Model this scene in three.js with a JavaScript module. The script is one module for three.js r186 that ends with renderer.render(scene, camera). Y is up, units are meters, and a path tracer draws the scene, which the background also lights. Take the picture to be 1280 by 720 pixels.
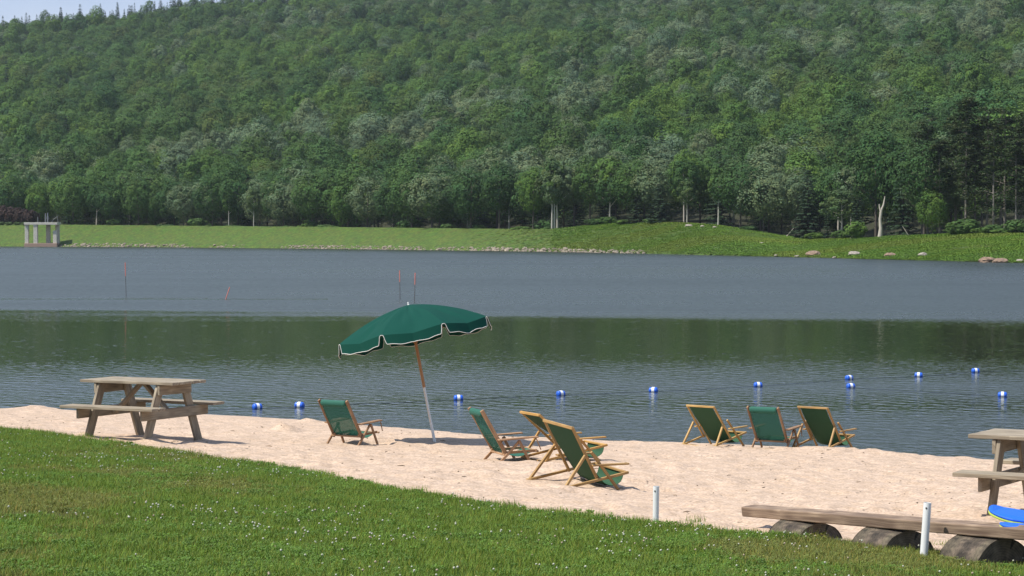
import * as THREE from 'three';
import { RoundedBoxGeometry } from 'three/addons/geometries/RoundedBoxGeometry.js';
import { mergeGeometries } from 'three/addons/utils/BufferGeometryUtils.js';

// ------------------------------------------------------------------ camera, sky, sun, exposure
const scene = new THREE.Scene();
const EYE = 3.75, F = 2900, PITCH = -Math.atan(72 / F);          // water lies at y = 0; F is the focal length in photo pixels
const camera = new THREE.PerspectiveCamera(2 * Math.atan(360 / F) * 180 / Math.PI, 1280 / 720, 0.5, 8000);
camera.position.set(0, EYE, 0);
camera.rotation.x = PITCH;
scene.add(camera);

const renderer = new THREE.WebGLRenderer({ antialias: true });
renderer.setSize(1024, 576);
renderer.toneMapping = THREE.LinearToneMapping;
renderer.toneMappingExposure = 1.45;
renderer.shadowMap.enabled = true;

function rng(seed) { let a = seed >>> 0; return () => { a = (a + 0x6D2B79F5) | 0; let t = Math.imul(a ^ (a >>> 15), 1 | a); t = (t + Math.imul(t ^ (t >>> 7), 61 | t)) ^ t; return ((t ^ (t >>> 14)) >>> 0) / 4294967296; }; }
const hash2 = (i, j, s = 0) => { let h = Math.imul(i, 374761393) ^ Math.imul(j, 668265263) ^ Math.imul(s + 11, 1274126177); h = Math.imul(h ^ (h >>> 13), 1274126177); return ((h ^ (h >>> 16)) >>> 0) / 4294967296; };
function vnoise(x, y, s = 0) {
  const i = Math.floor(x), j = Math.floor(y), a = x - i, b = y - j, u = a * a * (3 - 2 * a), v = b * b * (3 - 2 * b);
  const p = hash2(i, j, s), q = hash2(i + 1, j, s), r = hash2(i, j + 1, s), t = hash2(i + 1, j + 1, s);
  return (p + (q - p) * u) * (1 - v) + (r + (t - r) * u) * v;
}
const fbm = (x, y, s = 0, n = 4) => { let a = 0.5, f = 1, o = 0, w = 0; for (let k = 0; k < n; k++) { o += a * vnoise(x * f, y * f, s + k); w += a; a *= 0.5; f *= 2.03; } return o / w; };
const clamp = (x, a = 0, b = 1) => Math.min(b, Math.max(a, x)), lerp = (a, b, t) => a + (b - a) * t, sstep = (a, b, x) => { const t = clamp((x - a) / (b - a)); return t * t * (3 - 2 * t); };
const table = (pts) => (x) => {   // piecewise smooth lookup
  if (x <= pts[0][0]) return pts[0][1];
  for (let i = 1; i < pts.length; i++) if (x <= pts[i][0]) return lerp(pts[i - 1][1], pts[i][1], (x - pts[i - 1][0]) / (pts[i][0] - pts[i - 1][0]));
  return pts[pts.length - 1][1];
};

const SUN = new THREE.Vector3(-0.52, 0.82, 0.20).normalize();
{
  const W = 1024, H = 512, d = new Float32Array(W * H * 4), n3 = (x, y, z) => { const k = Math.floor(z), f = z - k, g = f * f * (3 - 2 * f); return fbm(x + k * 17.3, y + k * 9.7, 40, 5) * (1 - g) + fbm(x + (k + 1) * 17.3, y + (k + 1) * 9.7, 40, 5) * g; };
  for (let j = 0; j < H; j++) for (let i = 0; i < W; i++) {
    const el = (j + 0.5) / H * Math.PI - Math.PI / 2, az = ((i + 0.5) / W - 0.5) * 2 * Math.PI, y = Math.sin(el), c = Math.cos(el), x = c * Math.cos(az), z = c * Math.sin(az);
    const t = Math.pow(clamp(y), 0.85), o = (j * W + i) * 4;
    let r = lerp(0.385, 0.11, t), g = lerp(0.47, 0.205, t), b = lerp(0.615, 0.42, t);
    const s = Math.max(0, x * SUN.x + y * SUN.y + z * SUN.z), glow = 0.25 * Math.pow(s, 12);
    r += glow; g += glow; b += glow;
    const q = Math.max(y, 0) + 0.16, cl = sstep(0.50, 0.72, n3(x / q * 0.9 + 3, z / q * 0.9, 2.2)) * 0.75 * sstep(-0.02, 0.06, y);
    r = lerp(r, 0.55, cl); g = lerp(g, 0.58, cl); b = lerp(b, 0.63, cl);
    if (y < 0) { r = 0.10; g = 0.13; b = 0.10; }
    d[o] = r; d[o + 1] = g; d[o + 2] = b; d[o + 3] = 1;
  }
  const sky = new THREE.DataTexture(d, W, H, THREE.RGBAFormat, THREE.FloatType);
  sky.mapping = THREE.EquirectangularReflectionMapping; sky.magFilter = sky.minFilter = THREE.LinearFilter; sky.needsUpdate = true;
  scene.background = sky; scene.environment = sky;
}
const sun = new THREE.DirectionalLight(new THREE.Color().setRGB(1, 0.955, 0.87), 4.1);
sun.name = 'sun'; sun.position.copy(SUN).multiplyScalar(150).add(new THREE.Vector3(0, 0, -30)); sun.target.position.set(0, 0, -30);
sun.castShadow = true; sun.shadow.mapSize.set(2048, 2048); sun.shadow.radius = 1;
Object.assign(sun.shadow.camera, { left: -60, right: 60, top: 60, bottom: -60, near: 1, far: 400 });
scene.add(sun, sun.target);

// ------------------------------------------------------------------ helpers
const cp = Math.cos(PITCH), sp = Math.sin(PITCH);
function at(u, v, d) {             // photo pixel + forward distance -> world point
  const x = (u - 640) / F, y = (360 - v) / F, Y = y * cp + sp, Z = -cp + y * sp;
  return new THREE.Vector3(x / -Z * d, EYE + Y / -Z * d, -d);
}
const uOf = (x, z) => 640 + F * x / -z;
const V = (x, y, z) => new THREE.Vector3(x, y, z);
const lin = (r, g, b) => new THREE.Color().setRGB(r, g, b);
const taken = new Map();
function numbered(name) { const k = taken.get(name) ?? 0; taken.set(name, k + 1); return k ? name + '_' + String(k).padStart(3, '0') : name; }
const shadow = (o) => { o.castShadow = o.receiveShadow = true; return o; };
function top(o, name, label, category, group, kind) {
  o.name = numbered(name); o.userData = { label, category };
  if (group) o.userData.group = group;
  if (kind) o.userData.kind = kind;
  scene.add(o); return o;
}
function thing(name, label, category, pos = V(0, 0, 0), turn = 0, group) { const o = new THREE.Group(); o.position.copy(pos); o.rotation.y = turn; return top(o, name, label, category, group); }
function part(name, geo, mat, parent, label) { const m = shadow(new THREE.Mesh(geo, mat)); m.name = name; if (label) m.userData.label = label; parent.add(m); return m; }
function setting(name, geo, mat, label, category, kind = 'structure') { return top(shadow(new THREE.Mesh(geo, mat)), name, label, category, null, kind); }
function gridGeo(cols, rows, fn, uvScale = 1, color) {   // fn(i, j) -> [x, y, z]
  const p = new Float32Array(cols * rows * 3), t = new Float32Array(cols * rows * 2), idx = [], c = color && new Float32Array(cols * rows * 3);
  for (let j = 0; j < rows; j++) for (let i = 0; i < cols; i++) {
    const k = j * cols + i, q = fn(i, j); p.set(q, k * 3); t[k * 2] = q[0] * uvScale; t[k * 2 + 1] = q[2] * uvScale;
    if (c) c.set(color(q[0], q[1], q[2]), k * 3);
    if (i && j) { const a = k - cols - 1, b = k - cols, e = k - 1; idx.push(a, b, k, a, k, e); }
  }
  const g = new THREE.BufferGeometry();
  g.setAttribute('position', new THREE.BufferAttribute(p, 3)); g.setAttribute('uv', new THREE.BufferAttribute(t, 2));
  if (c) g.setAttribute('color', new THREE.BufferAttribute(c, 3));
  g.setIndex(idx); g.computeVertexNormals(); return g;
}
function dataTex(n, m, fn, srgb, float) {
  const d = float ? new Float32Array(n * m * 4) : new Uint8Array(n * m * 4);
  for (let j = 0; j < m; j++) for (let i = 0; i < n; i++) { const c = fn(i / n, j / m, i, j), o = (j * n + i) * 4; for (let k = 0; k < 3; k++) d[o + k] = float ? c[k] : clamp(c[k]) * 255; d[o + 3] = float ? 1 : 255; }
  const t = new THREE.DataTexture(d, n, m, THREE.RGBAFormat, float ? THREE.FloatType : THREE.UnsignedByteType);
  t.wrapS = t.wrapT = THREE.RepeatWrapping; t.magFilter = t.minFilter = THREE.LinearFilter; if (srgb) t.colorSpace = THREE.SRGBColorSpace; t.needsUpdate = true; return t;
}
const tileNoise = (n, s) => (x, y) => {      // value noise that wraps after n cells; x, y in 0..1
  const X = x * n, Y = y * n, i = Math.floor(X), j = Math.floor(Y), a = X - i, b = Y - j, u = a * a * (3 - 2 * a), v = b * b * (3 - 2 * b), h = (p, q) => hash2(((p % n) + n) % n, ((q % n) + n) % n, s);
  return (h(i, j) * (1 - u) + h(i + 1, j) * u) * (1 - v) + (h(i, j + 1) * (1 - u) + h(i + 1, j + 1) * u) * v;
};
function woodTex(seed, base, dark, knots) {   // grain runs along u; 2 m x 0.5 m
  const n1 = tileNoise(8, seed), n2 = tileNoise(128, seed + 1), n3 = tileNoise(256, seed + 2), n4 = tileNoise(16, seed + 3);
  return dataTex(512, 256, (x, y) => {
    const warp = 0.02 * (n1(x, y) - 0.5) * 2, s = n2(x * 0.06, y + warp) * 0.5 + n3(x * 0.05 + 0.3, y + warp) * 0.5, blot = n4(x, y);
    const crack = sstep(0.80, 0.9, n3(x * 0.03 + 0.6, y + warp));
    const t = clamp(0.25 + 0.9 * (s - 0.3) + knots * (blot - 0.5)) * (1 - 0.55 * crack);
    return [0, 1, 2].map((k) => lerp(dark[k], base[k], t));
  }, true);
}
const std = (o) => new THREE.MeshStandardMaterial(o);
const woodMat = (seed, base, dark, rough = 0.85, knots = 0.5) => { const t = woodTex(seed, base, dark, knots); t.repeat.set(0.5, 2); return std({ map: t, roughness: rough, bumpMap: t, bumpScale: 0.002 }); };
function boardGeo(len, w, t, bevel = 0.006, shift = 0) {
  const g = new RoundedBoxGeometry(len, t, w, 1, Math.min(bevel, t * 0.4)), p = g.attributes.position, uv = g.attributes.uv;
  for (let i = 0; i < p.count; i++) uv.setXY(i, p.getX(i) + shift * 0.37, p.getZ(i) + p.getY(i) + shift * 0.13);
  return g;
}
let boardShift = 0;
function board(name, a, b, w, t, mat, parent, side = V(0, 0, 1), bevel) {   // a bar from a to b; its width w lies along `side`, t across
  const d = b.clone().sub(a), len = d.length(), x = d.normalize(), z = side.clone().addScaledVector(x, -side.dot(x)).normalize(), y = z.clone().cross(x);
  const m = part(name, boardGeo(len, w, t, bevel, boardShift++), mat, parent);
  m.quaternion.setFromRotationMatrix(new THREE.Matrix4().makeBasis(x, y, z)); m.position.copy(a).add(b).multiplyScalar(0.5); return m;
}
function tube(points, r, seg = 8, radial = 6) { return new THREE.TubeGeometry(new THREE.CatmullRomCurve3(points), seg, r, radial, false); }
function taper(points, radii, radial = 7) {   // a limb with its own radius at each point
  const pos = [], idx = [], up = V(0.3, 1, 0.2);
  points.forEach((p, k) => {
    const t = (points[Math.min(k + 1, points.length - 1)].clone().sub(points[Math.max(k - 1, 0)])).normalize(), s = t.clone().cross(Math.abs(t.dot(up)) > 0.95 ? V(1, 0, 0) : up).normalize(), q = s.clone().cross(t);
    for (let i = 0; i < radial; i++) { const a = i / radial * 2 * Math.PI; pos.push(...p.clone().addScaledVector(s, Math.cos(a) * radii[k]).addScaledVector(q, Math.sin(a) * radii[k]).toArray()); }
    if (k) for (let i = 0; i < radial; i++) { const a = (k - 1) * radial + i, b = (k - 1) * radial + (i + 1) % radial; idx.push(a, a + radial, b, b, a + radial, b + radial); }
  });
  const g = new THREE.BufferGeometry(); g.setAttribute('position', new THREE.Float32BufferAttribute(pos, 3)); g.setIndex(idx); g.computeVertexNormals(); return g;
}
function quads(list) {           // list of [centre, normal, size, spin, aspect, shade]
  const pos = new Float32Array(list.length * 18), nor = new Float32Array(list.length * 18), col = new Float32Array(list.length * 18), a = V(0, 0, 0), b = V(0, 0, 0), q = [0, 1, 2, 3].map(() => V(0, 0, 0));
  list.forEach(([c, n, s, spin, asp, sh], k) => {
    a.set(Math.cos(spin), Math.sin(spin) * 0.7, Math.sin(spin)); a.addScaledVector(n, -a.dot(n)).normalize(); b.copy(n).cross(a);
    q[0].copy(c).addScaledVector(a, -s); q[1].copy(c).addScaledVector(b, -s * asp); q[2].copy(c).addScaledVector(a, s); q[3].copy(c).addScaledVector(b, s * asp);
    [0, 1, 2, 0, 2, 3].forEach((e, i) => { q[e].toArray(pos, k * 18 + i * 3); n.toArray(nor, k * 18 + i * 3); col[k * 18 + i * 3] = sh[0]; col[k * 18 + i * 3 + 1] = sh[1]; col[k * 18 + i * 3 + 2] = sh[2]; });
  });
  const g = new THREE.BufferGeometry(); g.setAttribute('position', new THREE.BufferAttribute(pos, 3)); g.setAttribute('normal', new THREE.BufferAttribute(nor, 3)); g.setAttribute('color', new THREE.BufferAttribute(col, 3)); return g;
}
function instanced(geo, mat, items, name) {   // items: {p, r: Euler, s: Vector3|number, c: Color}
  const m = shadow(new THREE.InstancedMesh(geo, mat, items.length)), M = new THREE.Matrix4(), Q = new THREE.Quaternion(), S = V(1, 1, 1);
  items.forEach((it, i) => { Q.setFromEuler(it.r); typeof it.s === 'number' ? S.setScalar(it.s) : S.copy(it.s); m.setMatrixAt(i, M.compose(it.p, Q, S)); if (it.c) m.setColorAt(i, it.c); });
  m.name = name; return m;
}

// ------------------------------------------------------------------ shape of the near land
const lawnDrop = (x, d) => 1.288 + 0.0573 * d + 0.0591 * x;                        // below the eye
const lawnY0 = (x, z) => EYE - 0.045 - lawnDrop(clamp(x, -14, 10), clamp(-z, -20, 34));
const edgeV = table([[-500, 515], [0, 534], [60, 540], [105, 547], [200, 560], [300, 574], [400, 591], [500, 612], [640, 633], [800, 653], [950, 667], [1100, 681], [1200, 690], [1280, 697], [1700, 735]]);
const lawnEdge = (u) => { const w = clamp(u, -500, 1700); return 3735 / (edgeV(w) - 288 - 166.2 - 0.0591 * (w - 640)); };   // forward distance of the lawn's edge
const shoreV = table([[-600, 501], [0, 512], [300, 520], [480, 534], [620, 545], [800, 552], [950, 557], [1070, 564], [1200, 573], [1280, 577], [1800, 592]]);
const nearShore = (u) => EYE * F / (shoreV(u) - 288);
const anchors = [[180, 547, 31.3], [543, 552, 33.6], [455, 556, 33.2], [632, 577, 30.2], [665, 600, 26.7], [709, 610, 26.16], [776, 611, 26.73], [735, 595, 27.24], [705, 575, 30.4], [893, 559, 38], [960, 562, 37.2], [1030, 563, 37.4], [1290, 640, 22], [1120, 600, 29.5]]
  .map(([u, v, d]) => [(u - 640) / F * d, -d, (v - 288) * d / F]);
for (const u of [-500, -200, 0, 150, 300, 480, 640, 800, 950, 1100, 1280, 1500, 1800]) {
  const e = lawnEdge(u), s = nearShore(u); let x = (u - 640) / F * e; anchors.push([x, -e, lawnDrop(x, e) + 0.09]);
  x = (u - 640) / F * s; anchors.push([x, -s, EYE]); x = (u - 640) / F * (s + 8); anchors.push([x, -s - 8, EYE + 0.7]);
}
const beachDrop = (() => {          // thin-plate surface through the anchor points
  const n = anchors.length, N = n + 3, A = [...Array(N)].map(() => new Float64Array(N + 1)), k = (r2) => r2 > 0 ? r2 * Math.log(r2) : 0;
  for (let i = 0; i < n; i++) { for (let j = 0; j < n; j++) A[i][j] = k((anchors[i][0] - anchors[j][0]) ** 2 + (anchors[i][1] - anchors[j][1]) ** 2) + (i === j ? 0.25 : 0); A[i][n] = A[n][i] = 1; A[i][n + 1] = A[n + 1][i] = anchors[i][0]; A[i][n + 2] = A[n + 2][i] = anchors[i][1]; A[i][N] = anchors[i][2]; }
  for (let c = 0; c < N; c++) { let p = c; for (let r = c; r < N; r++) if (Math.abs(A[r][c]) > Math.abs(A[p][c])) p = r; [A[c], A[p]] = [A[p], A[c]]; for (let r = 0; r < N; r++) if (r !== c) { const f = A[r][c] / A[c][c]; if (f) for (let q = c; q <= N; q++) A[r][q] -= f * A[c][q]; } }
  const w = A.map((r, i) => r[N] / r[i]);
  return (x, z) => { let o = w[n] + w[n + 1] * x + w[n + 2] * z; for (let i = 0; i < n; i++) o += w[i] * k((x - anchors[i][0]) ** 2 + (z - anchors[i][1]) ** 2); return o; };
})();
const beachSmooth = (x, z) => EYE - beachDrop(clamp(x, -22, 16), z);
const lawnRelief = (x, z) => 0.035 * (fbm(x * 0.7, z * 0.7, 3, 3) - 0.5);
const lawnY = (x, z) => lawnY0(x, z) + lawnRelief(x, z);

// footprints and scuffs trodden into the sand
const dents = new Map(), CELL = 0.5;
{
  const R = rng(71);
  for (let k = 0; k < 9000; k++) {
    const d = 17 + R() * 27, x = (R() - 0.5) * 0.56 * d, r = 0.06 + R() * 0.11, e = { x, z: -d, r, ry: r * (1 + R() * 0.9), a: R() * 3.14, h: (R() < 0.75 ? -1 : 0.8) * (0.006 + R() * 0.014) * (r / 0.12) };
    const i = Math.floor(x / CELL), j = Math.floor(-d / CELL), key = i + ',' + j; (dents.get(key) ?? dents.set(key, []).get(key)).push(e);
  }
}
function trodden(x, z) {
  let h = 0; const i = Math.floor(x / CELL), j = Math.floor(z / CELL);
  for (let a = -1; a < 2; a++) for (let b = -1; b < 2; b++) for (const e of dents.get((i + a) + ',' + (j + b)) ?? []) {
    const c = Math.cos(e.a), s = Math.sin(e.a), dx = x - e.x, dz = z - e.z, p = (dx * c + dz * s) / e.r, q = (dz * c - dx * s) / e.ry, r2 = p * p + q * q;
    if (r2 < 6) h += e.h * (Math.exp(-r2) - 0.35 * Math.exp(-((Math.sqrt(r2) - 1.5) ** 2) * 3));
  }
  return h;
}
const heaps = [[355, 541, 37, 0.22, 0.13], [45, 517, 45, 0.4, 0.08], [430, 521, 42, 0.35, 0.14], [388, 525, 42.5, 0.3, 0.1], [192, 552, 30.6, 0.13, 0.06], [106, 548, 31.4, 0.13, 0.05], [1015, 562, 36.6, 0.5, 0.07], [905, 559, 37.1, 0.7, 0.05], [1090, 566, 36.5, 0.6, 0.06]].map(([u, v, d, r, h]) => [(u - 640) / F * d, -d, r, h]);
function beachY(x, z) {
  let y = beachSmooth(x, z); const d = -z, e = lawnEdge(uOf(x, z));
  y += 0.035 * (fbm(x * 0.55, z * 0.55, 5, 3) - 0.5) + 0.012 * (fbm(x * 5, z * 5, 8, 3) - 0.5);
  for (const [hx, hz, r, h] of heaps) { const q = ((x - hx) ** 2 + (z - hz) ** 2) / (r * r); if (q < 8) y += h * Math.exp(-q) * (0.7 + 0.6 * fbm(x * 9, z * 9, 2, 2)); }
  if (y > -0.15) y += trodden(x, z) * sstep(-0.05, 0.1, y);
  if (d < e + 0.5) y = Math.min(y, lerp(lawnY(x, z) - 0.12, y, sstep(e - 0.4, e + 0.5, d)));
  return y;
}

// ------------------------------------------------------------------ beach and lawn
const spread = (ranges) => { const o = []; for (const [a, b, s] of ranges) for (let v = a; v < b - 1e-6; v += s) o.push(v); o.push(ranges[ranges.length - 1][1]); return o; };
{
  const xs = spread([[-60, -14, 2], [-14, -10.5, 0.2], [-10.5, 9.5, 0.06], [9.5, 12, 0.2], [12, 60, 2]]), zs = spread([[-62, -50, 1], [-50, -17, 0.07], [-17, -14, 0.5], [-14, -2, 3]]);
  const t1 = tileNoise(32, 5), t2 = tileNoise(128, 6), t3 = tileNoise(512, 7), t4 = tileNoise(256, 8);
  const map = dataTex(1024, 1024, (x, y) => {     // 8 m of sand: grains, darker crumbs, damp-coloured streaks of finer grit
    const a = t1(x, y), b = t2(x, y), c = t3(x, y), s = sstep(0.86, 0.93, t4(x, y)) * sstep(0.45, 0.7, t1(y, x)), k = 0.93 + 0.06 * (a - 0.5) + 0.08 * (b - 0.5) + 0.20 * (c - 0.5) - 0.30 * s;
    return [0.785 * k, (0.680 + 0.012 * (b - 0.5)) * k, (0.582 + 0.03 * (b - 0.5)) * k];
  }, true);
  map.repeat.set(1 / 8, 1 / 8);
  const bump = dataTex(512, 512, (x, y) => { const k = 0.6 * t2(x, y) + 0.4 * t4(x, y); return [k, k, k]; }); bump.repeat.set(1 / 4, 1 / 4);
  setting('beach', gridGeo(xs.length, zs.length, (i, j) => [xs[i], beachY(xs[i], zs[j]), zs[j]]), std({ map, bumpMap: bump, bumpScale: 0.008, roughness: 0.95 }), 'pale pink trodden sand beach along the lake', 'beach');
}
const soilPatches = [[36, 637, 0.34, 0.16], [148, 662, 0.2, 0.12], [252, 678, 0.24, 0.14]].map(([u, v, r, k]) => { const d = 3735 / (v - 288 - 166.2 - 0.0591 * (u - 640)); return [(u - 640) / F * d, -d, r, k]; });
const bare = (x, z) => { let b = 0; for (const [px, pz, r] of soilPatches) { const q = ((x - px) / r) ** 2 + ((z - pz) / (r * 0.9)) ** 2 + 1.2 * (fbm(x * 4, z * 4, 33, 3) - 0.5); b = Math.max(b, 1 - sstep(0.2, 1.1, q)); } return b; };
const edgeWobble = (u) => 0.5 * (fbm(u * 0.012, 4.2, 21, 4) - 0.5);
{
  const us = spread([[-2600, -200, 120], [-200, 1500, 7], [1500, 3800, 120]]), rows = 130, t2 = tileNoise(64, 16), t3 = tileNoise(256, 17);
  const map = dataTex(512, 512, (x, y) => { const k = 0.7 + 0.5 * (t3(x, y) - 0.5), g = t2(x, y); return [lerp(0.30, 0.38, g) * k, lerp(0.33, 0.30, g) * k, lerp(0.15, 0.19, g) * k]; }, true); map.repeat.set(0.25, 0.25);
  const geo = gridGeo(us.length, rows, (i, j) => {
    const u = us[i], e = lawnEdge(u) + edgeWobble(u), k = j / (rows - 3), d = j >= rows - 2 ? e + 0.10 * (j - rows + 3) : 2 + (e - 2) * k, x = (u - 640) / F * d;
    return [x, lawnY(x, -d) - (j >= rows - 2 ? 0.03 + 0.15 * (j - rows + 2) : 0), -d];
  });
  setting('lawn', geo, std({ map, roughness: 1 }), 'green lawn sloping down to the beach', 'lawn');
}

// ------------------------------------------------------------------ far bank and wooded hill
const shoreFarV = table([[-1200, 306], [0, 308], [200, 309], [400, 311], [640, 314], [800, 317], [900, 319.5], [1000, 322], [1100, 324.5], [1200, 327], [1280, 329], [2400, 345]]);
const farShore = (u) => EYE * F / (shoreFarV(u) - 288);
const eased = (f, w = 34) => (x) => { let o = 0; for (let k = -4; k <= 4; k++) o += f(x + k * w / 4) * (5 - Math.abs(k)); return o / 25; };
const crestGap = eased(table([[-1000, 22], [640, 22], [700, 25], [745, 40], [860, 45], [900, 50], [940, 56], [1000, 70], [1050, 63], [1100, 56], [1200, 60], [1280, 62], [2400, 60]]));
const crestH = eased(table([[-1000, 5.6], [0, 5.3], [400, 4.5], [640, 4.05], [700, 3.95], [745, 5.0], [800, 5.15], [860, 5.0], [900, 4.6], [940, 3.8], [1000, 2.45], [1050, 2.3], [1100, 2.75], [1200, 3.4], [1280, 3.5], [2400, 4]]));
const ridgeE = table([[-1500, 190], [0, 246], [260, 270], [640, 303], [1280, 352], [2600, 420]]);
const RIDGE = 1500;
function farY(u, d) {
  const s = farShore(u), c = s + crestGap(u), h = crestH(u);
  if (d < s) return -(s - d) * 0.3;
  const x = (u - 640) / F * d;
  if (d < c) { const t = (d - s) / (c - s), y = h * (t < 0.06 ? t * 1.6 : 0.096 + (t - 0.06) * 0.904 / 0.94); return y + sstep(0, 0.3, t) * 0.35 * (fbm(x * 0.12, d * 0.12, 51, 3) - 0.5) * lerp(0.3, 1.6, sstep(620, 800, u)); }
  const dam = 1 - sstep(640, 780, u), base = h - dam * 1.2 * sstep(0, 10, d - c), d0 = c + 34;
  if (d <= d0) return base + (1 - dam) * 0.3 * (fbm(x * 0.12, d * 0.12, 51, 3) - 0.5);
  const top = EYE + ridgeE(u) * RIDGE / F, t = (d - d0) / (RIDGE - d0), relief = 9 * (fbm(x * 0.006, d * 0.006, 61, 3) - 0.5) * sstep(0, 0.25, t);
  return t < 1 ? base + (top - base) * (t - 0.06 * Math.sin(Math.PI * t)) + relief : top + relief - (d - RIDGE) * 0.25;
}
const fine = spread([[-1000, -120, 80], [-120, 1400, 10], [1400, 2400, 80]]);
{
  const n = tileNoise(32, 91), m = tileNoise(128, 92), map = dataTex(512, 512, (x, y) => { const k = 0.8 + 0.35 * (m(x, y) - 0.5), g = n(x, y); return [lerp(0.30, 0.375, g) * k, lerp(0.435, 0.435, g) * k, lerp(0.115, 0.145, g) * k]; }, true); map.repeat.set(1 / 40, 1 / 40);
  const row = (u, j) => { const s = farShore(u), c = s + crestGap(u); return j < 4 ? s - 8 + j * 2 : j < 22 ? s + (c - s) * (j - 3) / 18 : c + (j - 21) * 2; };
  setting('far_bank', gridGeo(fine.length, 26, (i, j) => { const u = fine[i], d = row(u, j); return [(u - 640) / F * d, farY(u, d), -d]; }), std({ map, roughness: 1 }), 'grassy dam embankment and bank across the lake', 'bank');
  const floor = dataTex(64, 64, (x, y) => { const k = 0.8 + 0.4 * tileNoise(16, 93)(x, y); return [0.17 * k, 0.18 * k, 0.09 * k]; }, true); floor.repeat.set(1 / 9, 1 / 9);
  setting('hillside', gridGeo(fine.length, 50, (i, j) => { const u = fine[i], c = farShore(u) + crestGap(u) + 7.9, d = c + (1750 - c) * Math.pow(j / 49, 1.15); return [(u - 640) / F * d, farY(u, d) - (j ? 0 : 0.05), -d]; }), std({ map: floor, roughness: 1 }), 'wooded hillside rising behind the lake', 'hill');
  const g = new THREE.PlaneGeometry(9000, 9000); g.rotateX(-Math.PI / 2); g.translate(0, -2.6, 0);
  setting('ground', g, std({ color: lin(0.05, 0.055, 0.035), roughness: 1 }), 'low ground under lake and land', 'ground');
}

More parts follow.
